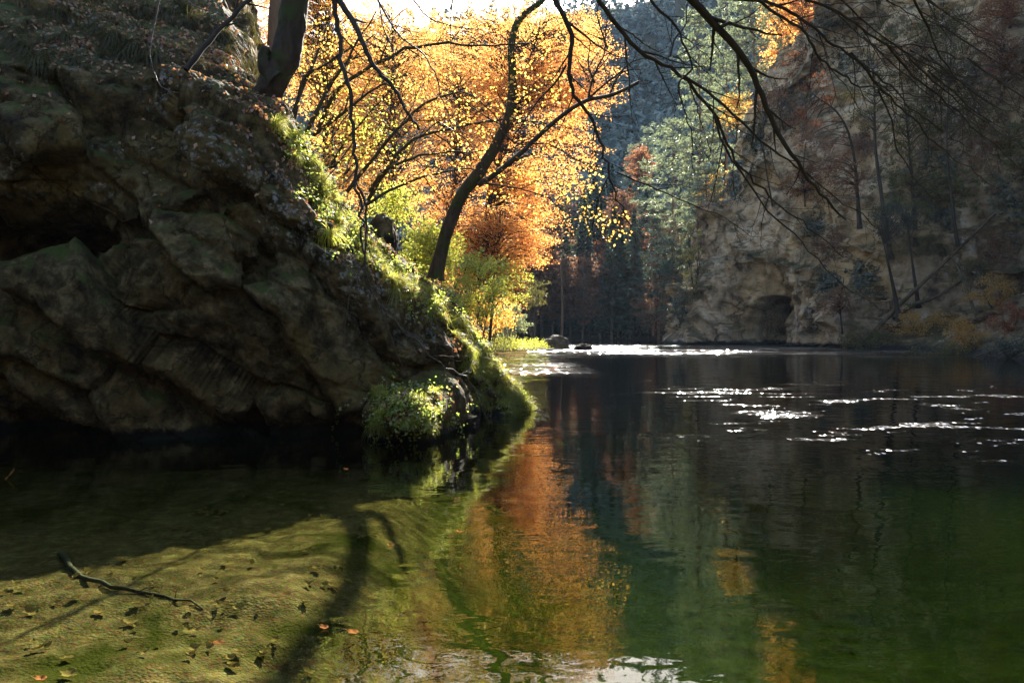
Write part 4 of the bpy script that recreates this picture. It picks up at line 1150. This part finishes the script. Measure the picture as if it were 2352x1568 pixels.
protos = [(proto_beech(1, L_BROWNWOOD, 'beech_tree'), 'brown leaved beech in the shaded wood on the far bank', 'shaded brown beeches on the far bank'),
          (proto_beech(2, L_RUST, 'beech_tree'), 'rust red beech in the shaded wood on the far bank', 'shaded rust beeches on the far bank'),
          (proto_spruce(L_SPRUCE, 'spruce_tree'), 'dark green spruce in the shaded wood on the far bank', 'shaded spruces on the far bank')]
used = [False] * 3
for k in range(92):
    Y = 134 + 62 * (k / 92) ** 1.2 + rng.uniform(-1.5, 1.5)
    u = 1120 + (k * 0.618034 % 1.0) * 460
    x = (u * K - 512) / F * Y
    j = rng.choice(3, p=[0.42, 0.10, 0.48])
    o = protos[j][0] if not used[j] else copy_tree(protos[j][0])
    used[j] = True
    s = rng.uniform(0.7, 1.12)
    o.location = (x, Y, ground_z(x, Y, HILL_B) - 0.2); o.rotation_euler = (rng.normal(0, .03), rng.normal(0, .03), rng.uniform(0, 6.28)); o.scale = (s * rng.uniform(.85, 1.1), s, s)
    tag(o, protos[j][1], 'tree', protos[j][2])
e = empty('beech_tree', P(1290, 782, 133.5), 'tall straight bare trunk standing out pale in the shaded far wood', 'tree')
T = Tubes(); T.add(resample(PP([(1290, 782), (1292, 700), (1289, 600)], 133.5), 14), 0.26, 0.16, 8); T.child('trunk', e, BARK_PINE)
# the wooded slope far behind: one mass
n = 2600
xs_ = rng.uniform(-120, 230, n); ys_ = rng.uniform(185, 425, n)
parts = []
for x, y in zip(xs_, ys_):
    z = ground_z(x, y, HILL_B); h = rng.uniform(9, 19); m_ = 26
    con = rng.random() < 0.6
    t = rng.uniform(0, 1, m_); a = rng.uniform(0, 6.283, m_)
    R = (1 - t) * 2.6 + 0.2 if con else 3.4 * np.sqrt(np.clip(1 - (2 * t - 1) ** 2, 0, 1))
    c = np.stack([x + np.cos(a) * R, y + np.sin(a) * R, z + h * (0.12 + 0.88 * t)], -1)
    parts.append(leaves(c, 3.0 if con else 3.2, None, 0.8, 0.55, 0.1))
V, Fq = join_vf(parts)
tag(obj('hillside_forest', mesh_data('hillside_forest', V, Fq, None, L_FARHAZE)), kind='stuff')

# ------------------------------------------------------------------ plants, trees and logs on the right cliff
G = 'trees clinging to the cliff'
def cliff_tree(root, top, blobs, mat, label, r=0.14, ns=60, nl=40, size=0.20, out=1.0, sr=0.9, limbs=0):
    p, nrm = hit(*root, CL_B)
    if p is None: return
    Y = p[1]
    pts = [p - np.array([0, 0, 0.2])]
    for k, (u, v) in enumerate(top):
        q = P(u, v, Y - out * (k + 1) / len(top) * 1.5)
        pts.append(q)
    bl = [ball(u, v, Y - out, ru, rv, s_) for u, v, ru, rv, s_ in blobs]
    return broadleaf('cliff_tree', label, 'tree', G, pts, r, 0.04, bl, mat, BARK_DARK, ns, nl, size, sr, 0.035)


cliff_tree((2046, 590), [(2025, 450), (2010, 330), (2008, 205), (1995, 100)], [(2000, 240, 60, 60, 1), (2030, 160, 50, 70, .8)], L_OLIVE, 'tall straight dark trunk in front of the middle of the cliff', 0.24, 45, 36, out=2)
cliff_tree((1975, 520), [(1960, 350), (1928, 264), (1869, 217), (1849, 187)], [(1870, 300, 60, 50, 1), (1930, 400, 60, 60, 1.2), (1890, 200, 40, 40, .5)], L_RUST, 'leaning tree with rust red leaves low on the cliff', 0.20, 90, 40, out=2)
cliff_tree((1850, 470), [(1845, 400), (1850, 330)], [(1850, 420, 55, 50, 1)], L_RUST, 'rust brown sapling on the cliff right of the bare pale rock', 0.09, 60, 38)
cliff_tree((1775, 470), [(1760, 390), (1750, 300)], [(1770, 180, 30, 50, 0.3)], L_RUST, 'thin bare stem on the ledge above the cave', 0.10, 8, 20)
cliff_tree((1860, 170), [(1850, 110), (1860, 60)], [(1850, 150, 60, 55, 1)], L_RUST, 'rusty tree high on the cliff face', 0.12, 60, 40)
cliff_tree((1790, 300), [(1795, 240), (1790, 200)], [(1800, 250, 45, 50, 1)], L_BROWNWOOD, 'brown leaved sapling on the upper left cliff edge', 0.10, 45, 40)
cliff_tree((1935, 760), [(1930, 700), (1938, 640)], [(1925, 690, 35, 30, 1)], L_BROWNWOOD, 'small brown sapling at the cliff foot right of the cave', 0.07, 30, 35)
cliff_tree((2105, 560), [(2095, 420), (2085, 300), (2070, 180)], [(2120, 420, 70, 40, 1), (2090, 300, 60, 70, 1)], L_OLIVE, 'dark olive tree before the shaded right wall', 0.22, 80, 40, out=2)
cliff_tree((2200, 560), [(2185, 450), (2175, 330), (2180, 200)], [(2190, 120, 70, 70, 1), (2230, 260, 60, 60, .8)], L_OLIVE, 'slim olive leaved tree near the right log', 0.15, 80, 40, out=2)
cliff_tree((2300, 230), [(2300, 150), (2310, 90)], [(2290, 120, 60, 60, 1)], L_RUST, 'rust red tree in the upper right of the wall', 0.12, 60, 40)
cliff_tree((2320, 60), [(2320, 20), (2330, -30)], [(2300, 20, 60, 50, 1)], L_RUST, 'brownish red tree at the top right', 0.12, 55, 40)
cliff_tree((2170, 90), [(2165, 40), (2170, -20)], [(2160, 60, 70, 50, 1)], L_OLIVE, 'yellow green leaning tree under the upper brow', 0.12, 60, 40)
cliff_tree((2070, 760), [(2050, 650), (2030, 560)], [(2050, 500, 50, 40, .7)], L_IVY, 'ivy covered dark trunk leaning beside the logs', 0.28, 40, 38, out=1.5)
cliff_tree((2110, 700), [(2095, 600), (2085, 520)], [(2090, 480, 60, 40, .7)], L_OLIVE, 'second dark leaning trunk behind the fallen logs', 0.2, 35, 38, out=1.5)

G = 'bushes on the right bank'
def cl_bush(u, v, ru, rv, mat, label, ns, nl, size, off=0.6, **k):
    p, n_ = hit(u, v + rv * 0.8, CL_B)
    if p is None: return
    Y = p[1] - off
    return shrub(u, v, Y, ru, rv, mat, label, ns, nl, size, G, name='bush', foot=p - np.array([0, 0, .15]), bark=BARK_DARK, **k)


cl_bush(2120, 740, 85, 26, L_OCHRE, 'low ochre yellow bush spreading over the right bank', 55, 40, 0.16, sr=0.7)
cl_bush(2220, 765, 42, 34, L_OCHRE, 'ochre bush drooping to the water below the long log', 40, 40, 0.15)
cl_bush(2280, 670, 55, 45, L_OCHRE, 'tall ochre bush beside the pale rock at the right', 50, 40, 0.14)
cl_bush(2320, 730, 45, 40, L_RUST, 'dark red bush at the right end of the bank', 45, 40, 0.14)
cl_bush(2180, 800, 70, 22, L_OLIVE, 'dull green growth at the right waterline', 45, 40, 0.14)
cl_bush(2320, 800, 50, 22, L_IVY, 'dark green clump by the water at the far right', 40, 40, 0.13)
cl_bush(2000, 775, 60, 24, L_OLIVE, 'olive grassy bush at the foot of the cliff', 50, 40, 0.15)
cl_bush(1960, 785, 40, 14, L_OLIVE, 'small olive bush closest to the cave', 30, 40, 0.13)
cl_bush(2110, 560, 70, 30, L_OLIVE, 'yellowish leafy bush hanging over the dark hollow', 45, 40, 0.16)
cl_bush(2240, 620, 60, 30, L_OLIVE, 'olive bush between the two fallen logs', 40, 40, 0.15)
cl_bush(1595, 600, 30, 90, L_OLIVE, 'dark shrubbery along the left edge of the cliff', 60, 40, 0.2, dep=1.0)
cl_bush(1562, 700, 28, 50, L_IVY, 'dark green shrub on the lower left corner of the cliff', 50, 40, 0.2, dep=1.0)
G = 'ivy patches on the cliff'
ivy_spots = [(1880, 60, 60, 40), (1960, 150, 60, 45), (2120, 250, 70, 60), (2250, 340, 70, 70), (2320, 480, 50, 90), (2150, 380, 60, 50), (2050, 420, 45, 60), (1905, 560, 35, 40), (1985, 640, 30, 40), (2230, 170, 80, 50),
             (2040, 60, 60, 45), (2290, 580, 50, 50), (1820, 260, 40, 50), (1735, 330, 25, 40), (2330, 340, 40, 60), (1990, 330, 40, 40), (1900, 650, 25, 30), (2150, 480, 50, 40), (2200, 440, 50, 50), (2330, 160, 50, 50), (1690, 420, 22, 40), (1870, 520, 30, 30)]
for k, (u, v, ru, rv) in enumerate(ivy_spots):
    C, Nn = [], []
    for j in range(70):
        p, n_ = hit(u + rng.normal(0, ru * 0.5), v + rng.normal(0, rv * 0.5), CL_B)
        if p is None: continue
        C.append(p + n_ * 0.12 + rng.normal(0, 0.16, (16, 3))); Nn.append(np.tile(n_, (16, 1)))
    if not C: continue
    C = np.vstack(C); Nn = np.vstack(Nn)
    V, Fq = leaves(C - C.mean(0), 0.22, Nn, 0.7, 0.8, 0.12, 0.5)
    o = obj('ivy', mesh_data('ivy', V, Fq, None, [L_IVY, L_IVY, L_OLIVE, L_BROWNWOOD][k % 4]), None, C.mean(0))
    nm = ['near-black ivy', 'deep green ivy', 'olive creeper', 'brown dried creeper'][k % 4]
    where = ['below the upper brow of the cliff', 'on the middle of the cliff', 'on the shaded right wall', 'on the lower cliff'][0 if v < 120 else (2 if u > 2080 else (3 if v > 500 else 1))]
    tag(o, nm + ' patch hanging ' + where, 'ivy', G)

G = 'fallen logs on the right bank'
BARK_LOG = bark_mat('rotting_bark', (0.03, 0.02, 0.012), (0.13, 0.085, 0.05), (0.03, 0.035, 0.01), 2.0)
def log(a, b, r0, r1, label, branches=()):
    pa, _ = hit(*a, CL_B); pb, _ = hit(*b, CL_B)
    if pa is None or pb is None: return
    A = P(a[0], a[1], pa[1] - 0.3); B = P(b[0], b[1], pb[1] - 0.3)
    T = Tubes(); ln = np.linalg.norm(B - A)
    ax = resample([A, A * .7 + B * .3 + rng.normal(0, .02, 3) * ln, A * .35 + B * .65 + rng.normal(0, .02, 3) * ln, B], 30)
    T.add(ax, r0, r1 * 0.7, 9, lump=0.3)
    for k in range(7):
        i = rng.integers(6, 27); d = unit(unit(B - A) + rng.normal(0, 0.7, 3) + np.array([0, -0.3, 0.2])); l = ln * rng.uniform(0.04, 0.16)
        twig(T, [ax[i], ax[i] + d * l * 0.5, ax[i] + d * l + np.array([0, 0, -0.1 * l])], r1 * 0.35, r1 * 0.12, 3, l * 0.5, 1, 0.2, 0.8, 5)
    o = T.mesh('fallen_log', BARK_LOG); T_ = obj('fallen_log', o)
    tag(T_, label, 'log', G)


log((1975, 800), (2285, 490), 0.24, 0.14, 'long fallen log slanting from the water up the right wall')
log((2050, 730), (2215, 640), 0.20, 0.16, 'shorter fallen log lying below the long slanting one')
log((2250, 740), (2165, 560), 0.14, 0.09, 'thin bent trunk leaning the other way across the logs')
log((2240, 818), (2352, 775), 0.06, 0.03, 'thin pale dead branch at the right waterline')

# ------------------------------------------------------------------ grass, litter and herbs on the outcrop
def tussock_mesh(nm, n, L, droop, w, seed):
    r = np.random.default_rng(seed); V, Fq, k = [], [], 0
    for i in range(n):
        a = r.uniform(0, 6.283); l = L * r.uniform(0.5, 1.15); el = r.uniform(0.35, 1.35)
        d = np.array([math.cos(a) * math.cos(el), math.sin(a) * math.cos(el), math.sin(el)])
        p = np.array([r.normal(0, .035), r.normal(0, .035), -0.02]); s = np.cross(d, [0, 0, 1.0]); s /= np.linalg.norm(s) + 1e-6
        dr = droop * r.uniform(0.6, 1.4); seg = 5
        for j in range(seg + 1):
            ww = w * (1 - (j / seg) ** 1.6) + 0.0006
            V += [p - s * ww, p + s * ww]
            if j < seg: Fq.append((k + 2 * j, k + 2 * j + 1, k + 2 * j + 3, k + 2 * j + 2))
            d = d + np.array([0, 0, -dr]); d /= np.linalg.norm(d); p = p + d * l / seg
        k += 2 * (seg + 1)
    return mesh_data(nm, np.array(V), np.array(Fq), None, L_GRASS)


L_GRASS_SHADE = leaf_mat('shaded_sedge', [(0.045, 0.05, 0.012), (0.08, 0.08, 0.02), (0.11, 0.085, 0.03), (0.07, 0.05, 0.02)], 0.4, gloss=0.03)  # sedge colour darkened to carry the shade at the top brow
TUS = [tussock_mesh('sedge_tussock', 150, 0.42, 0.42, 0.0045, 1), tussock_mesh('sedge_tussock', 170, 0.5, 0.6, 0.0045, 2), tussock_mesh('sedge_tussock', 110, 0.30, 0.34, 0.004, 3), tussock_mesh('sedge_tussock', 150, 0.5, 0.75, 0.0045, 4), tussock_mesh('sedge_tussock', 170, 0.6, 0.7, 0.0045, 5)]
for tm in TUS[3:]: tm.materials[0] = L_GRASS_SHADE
G = 'sedge tussocks on the outcrop'
def put_tussock(u, v, k=None, s=1.0, label=None, group=G):
    p, n_ = hit(u, v, ROCK_B)
    if p is None or p[1] > 30: return
    o = obj('sedge_tussock', TUS[k if k is not None else rng.integers(0, 3)], None, p + n_ * 0.01)
    o.rotation_euler = (rng.normal(0, .15) - 0.25 * n_[1], 0.3 * n_[0], rng.uniform(0, 6.28)); s *= rng.uniform(0.75, 1.25); o.scale = (s, s, s)
    tag(o, label or 'small sedge tussock growing on the outcrop', 'grass tussock', group)


put_tussock(755, 535, 1, 1.1, 'large sunlit sedge tussock hanging from the lit crest', None)
put_tussock(905, 665, 1, 1.1, 'pale glowing sedge tussock on the ledge right of the hanging twigs', None)
put_tussock(870, 975, 0, 1.0, 'bright sedge clump at the foot mound by the water', None)
crest = [(640, 255), (690, 330), (722, 375), (745, 430), (770, 480), (800, 510), (835, 550), (870, 575), (900, 610), (940, 640), (985, 660), (1010, 690), (1040, 715), (1065, 745), (1090, 775), (1110, 810), (1135, 850), (1160, 890), (1185, 915), (1200, 930)]
for i in range(150):
    t = rng.uniform(0, 1) ** 0.8 * (len(crest) - 1); a = int(t); b = min(a + 1, len(crest) - 1); f = t - a
    u = crest[a][0] * (1 - f) + crest[b][0] * f + rng.normal(-6, 13); v = crest[a][1] * (1 - f) + crest[b][1] * f + rng.normal(10, 13)
    put_tussock(u, v, None, 0.66)
G = 'hanging sedge tussocks under the top brow'
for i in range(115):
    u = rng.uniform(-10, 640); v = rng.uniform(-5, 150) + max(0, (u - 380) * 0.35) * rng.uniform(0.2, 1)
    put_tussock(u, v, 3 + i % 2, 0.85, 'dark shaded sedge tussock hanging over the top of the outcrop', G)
G = 'sedge tussocks at the foot mound'
for i in range(40):
    put_tussock(rng.uniform(860, 1030), rng.uniform(890, 995), 2, 0.75, 'bright sedge tussock on the low mound at the waterline', G)
G = 'sedge tussocks on the river point'
for i in range(44):
    put_tussock(rng.uniform(1085, 1225), rng.uniform(840, 945), None, 0.75, 'bright sedge tussock on the point where the outcrop meets the river', G)

# fallen leaves lying on the outcrop: uncountable litter
C, Nn = [], []
def litter(u, v, su, sv, n, size=None):
    for i in range(n):
        p, n_ = hit(u + rng.normal(0, su), v + rng.normal(0, sv), ROCK_B)
        if p is not None and n_[2] > 0.12 and p[1] < 26: C.append(p + n_ * 0.025); Nn.append(n_)


for u, v, su, sv, n in ((520, 140, 45, 18, 420), (250, 70, 190, 55, 1500), (600, 250, 40, 60, 420), (680, 350, 25, 25, 160), (860, 540, 50, 40, 350), (950, 640, 50, 35, 300), (1060, 760, 40, 50, 140),
                        (940, 950, 45, 30, 160), (1170, 900, 30, 25, 90), (700, 420, 60, 60, 160), (450, 330, 160, 90, 160)):
    litter(u, v, su, sv, n)
V, Fq = leaves(np.array(C), 0.085, np.array(Nn), 0.45, 0.66, 0.2)
tag(obj('leaf_litter', mesh_data('leaf_litter', V, Fq, None, L_LITTER)), 'brown and orange fallen leaves lying on the outcrop', 'fallen leaves', kind='stuff')
# low herbs and moss tufts
C, Nn = [], []
for u, v, su, sv, n in ((930, 940, 50, 30, 130), (1180, 910, 22, 18, 50), (1110, 830, 25, 35, 40), (1000, 690, 40, 20, 40), (820, 520, 40, 30, 50), (740, 440, 30, 40, 50), (690, 340, 25, 25, 40), (900, 600, 40, 20, 40)):
    for i in range(n):
        p, n_ = hit(u + rng.normal(0, su), v + rng.normal(0, sv), ROCK_B)
        if p is not None and p[1] < 22: C.append(p + n_ * 0.07 + rng.normal(0, 0.05, (9, 3))); Nn.append(np.tile(unit(n_ + np.array([0, 0, .8])), (9, 1)))
V, Fq = leaves(np.vstack(C), 0.055, np.vstack(Nn), 0.5, 0.75)
tag(obj('herb_cover', mesh_data('herb_cover', V, Fq, None, L_HERB)), 'small green herbs covering the lit ledges of the outcrop', 'herbs', kind='stuff')
# mossy knob behind the crest
def boulder(name, c, rad, label, mat, seed, cat='rock', group=None, sink=0.35):
    n1, n2 = 48, 32
    th = np.linspace(0, 2 * math.pi, n1, endpoint=False); ph = np.linspace(0.02, math.pi - 0.02, n2)
    A, B = np.meshgrid(th, ph); q = np.stack([np.sin(B) * np.cos(A), np.sin(B) * np.sin(A), np.cos(B)], -1)
    q = np.sign(q) * np.abs(q) ** 0.85
    d = 1 + 0.22 * fbm(q * 1.3 + seed, 4, seed) + 0.14 * ridged(q * 2.2 + seed, 4, seed + 1)
    V = (q * d[..., None] * np.array(rad)).reshape(-1, 3)
    i = np.arange(n2 - 1)[:, None] * n1 + np.arange(n1)[None, :]; j = np.arange(n2 - 1)[:, None] * n1 + (np.arange(n1)[None, :] + 1) % n1
    Fq = np.stack([i, j, j + n1, i + n1], -1).reshape(-1, 4)
    o = obj(name, mesh_data(name, V, Fq, None, mat, True), None, c)
    return tag(o, label, cat, group)


boulder('boulder', P(880, 560, 17.6), (0.30, 0.45, 0.62), 'mossy upright rock knob standing behind the lit crest', m_rock, 5)
m_bould = rock_mat('river_stone', (0.03, 0.028, 0.02), (0.08, 0.07, 0.05), (0.16, 0.145, 0.11), (0.10, 0.08, 0.04), (0.2, 0.2, 0.17), (0.03, 0.035, 0.01), 0.7, 0.7, 0.75, 0.6)
G = 'stones off the gravel spit'
c = P(1276, 800, 70); boulder('boulder', (c[0], 70, 0.15), (1.15, 1.0, 0.95), 'dark wet boulder at the tip of the gravel spit', m_bould, 9)
c = P(1340, 803, 67); boulder('boulder', (c[0], 67, 0.0), (0.75, 0.6, 0.45), 'pale wedge shaped stone among the glittering rapids', m_cliff, 12)
c = P(1268, 812, 64); boulder('boulder', (c[0], 64, -0.05), (0.45, 0.4, 0.25), 'small round dark stone just in front of the boulder', m_bould, 15)
e = empty('driftwood', P(1135, 790, 62), 'grey driftwood log with a curved root lying on the gravel spit', 'driftwood')
T = Tubes(); T.add(resample(PP([(1122, 762), (1140, 776), (1165, 788), (1190, 800)], 62), 14), 0.16, 0.07, 8, lump=0.2)
T.add(resample(PP([(1130, 782), (1148, 782)], 61.8), 6), 0.2, 0.2, 8, lump=0.2); T.child('log', e, BARK_PINE)

# ------------------------------------------------------------------ leaves on and under the water
def leaf_obj_mesh(nm, L, W, curl, mat, lobes=0):
    n = 13; V, Fq = [], []
    for i in range(n):
        t = i / (n - 1); wv = W * math.sin(math.pi * t ** 0.85) ** 0.8 * (1 + (0.35 * math.sin(t * math.pi * 5) if lobes else 0)) + 0.0015
        for s_ in (-1, -0.5, 0, 0.5, 1):
            V.append(((t - 0.5) * L, s_ * wv, curl * ((t - 0.5) ** 2 * L * 2.2 + abs(s_) ** 2 * wv * 0.7) + 0.003 * math.sin(9 * t + 3 * s_)))
    for i in range(n - 1):
        for j in range(4): Fq.append((i * 5 + j, i * 5 + j + 1, i * 5 + j + 6, i * 5 + j + 5))
    st = len(V); V += [(-L * 0.5, -0.0015, 0), (-L * 0.5, 0.0015, 0), (-L * 0.8, 0.0015, 0.01), (-L * 0.8, -0.0015, 0.01)]; Fq.append((st, st + 1, st + 2, st + 3))
    return mesh_data(nm, np.array(V), np.array(Fq), None, mat, True)


L_FLOAT = leaf_mat('floating_leaf', [(0.20, 0.07, 0.02), (0.34, 0.15, 0.045)], 0.25, gloss=0.0)
L_BROWN = leaf_mat('sodden_leaf', [(0.05, 0.032, 0.013), (0.15, 0.09, 0.03), (0.24, 0.17, 0.06), (0.34, 0.30, 0.13)], 0.1, gloss=0.0)
fm = [leaf_obj_mesh('floating_leaf', 0.068, 0.024, 0.18, L_FLOAT), leaf_obj_mesh('floating_leaf', 0.060, 0.021, 0.35, L_FLOAT)]
flo = [(658, 1364, 'pale curled leaf floating alone over the shallow bed'), (745, 1442, 'orange leaf floating left of the wavy bright reflections'), (503, 1477, 'dark red leaf floating over the green shallows'),
       (897, 1253, 'red curled leaf floating left of the orange reflection'), (812, 1452, 'orange leaf floating on the wavy pale reflection'), (1055, 1221, 'tiny leaf floating beside the reflection edge'), (25, 1098, 'curled brown leaf standing up on the dark water'),
       (95, 1560, 'pale leaf at the very bottom edge of the water'), (795, 1077, 'small pale leaf floating near the sunlit shallow edge')]
for k, (u, v, lab) in enumerate(flo):
    Y = H * F / (v * K - HV); p = P(u, v, Y)
    o = obj('floating_leaf', fm[k % 2], None, (p[0], p[1], 0.006)); o.rotation_euler = (0.1, 0.1, rng.uniform(-0.8, 0.8)); s = 1.0 if k != 6 else 2.2
    if k == 6: o.rotation_euler = (0.2, -0.9, 0.3); o.location.z = 0.05
    o.scale = (s, s, s)
    tag(o, lab, 'leaf')
sm = [leaf_obj_mesh('sunken_leaf', 0.10, 0.04, 0.5, L_BROWN), leaf_obj_mesh('sunken_leaf', 0.13, 0.05, 0.35, L_BROWN, 1), leaf_obj_mesh('sunken_leaf', 0.09, 0.028, 0.8, L_BROWN)]
def bed_pt(u, v):
    d = P(u, v, 1.0) - CAM; t = 3.0
    for _ in range(40):
        p = CAM + d * t; z = bed_z(np.array([p[0]]), np.array([p[1]]))[0]
        t += (p[2] - z) / max(-d[2], 0.02) * 0.7
    return CAM + d * t


def sunk(u, v, lab, grp):
    p = bed_pt(u, v)
    o = obj('sunken_leaf', sm[rng.integers(0, 3)], None, p + np.array([0, 0, 0.02])); s = rng.uniform(0.4, 0.85); o.scale = (s, s, s)
    o.rotation_euler = (rng.normal(0, .2), rng.normal(0, .2), rng.uniform(0, 6.28)); tag(o, lab, 'leaf', grp)


for k in range(95):
    f = rng.random()
    u, v = (rng.uniform(0, 800), rng.uniform(1290, 1560)) if f < 0.75 else (rng.uniform(350, 900), rng.uniform(1090, 1300))
    sunk(u, v, 'sodden leaf lying on the sunlit shallow bed', 'sunken leaves on the shallow bed')
for k in range(26):
    sunk(485 + rng.normal(0, 22), 1180 + rng.normal(0, 5), 'brown leaf in the drift of leaves on the sandy bed', 'drift of sunken leaves')
for k in range(18):
    sunk(665 + rng.normal(0, 22), 1088 + rng.normal(0, 4), 'yellowish leaf in the upper drift by the shadow edge', 'upper drift of sunken leaves')
for k in range(36):
    sunk(rng.uniform(1500, 2000), rng.uniform(1380, 1550), 'greenish leaf lying on the deep dark bed', 'sunken leaves on the deep bed')
q = np.array([bed_pt(u, v) for u, v in [(140, 1275), (165, 1310), (200, 1335), (255, 1355), (320, 1363), (400, 1380), (460, 1395)]]) + np.array([0, 0, 0.025])
e = empty('sunken_branch', q[0], 'bare sunken branch lying on the shallow bed', 'branch')
T = Tubes(); twig(T, q, 0.030, 0.006, 2, 0.25, 1, 0.0, 0.9, 7, 0.5); T.child('stem', e, bark_mat('sodden_wood', (0.02, 0.017, 0.008), (0.055, 0.045, 0.02)))
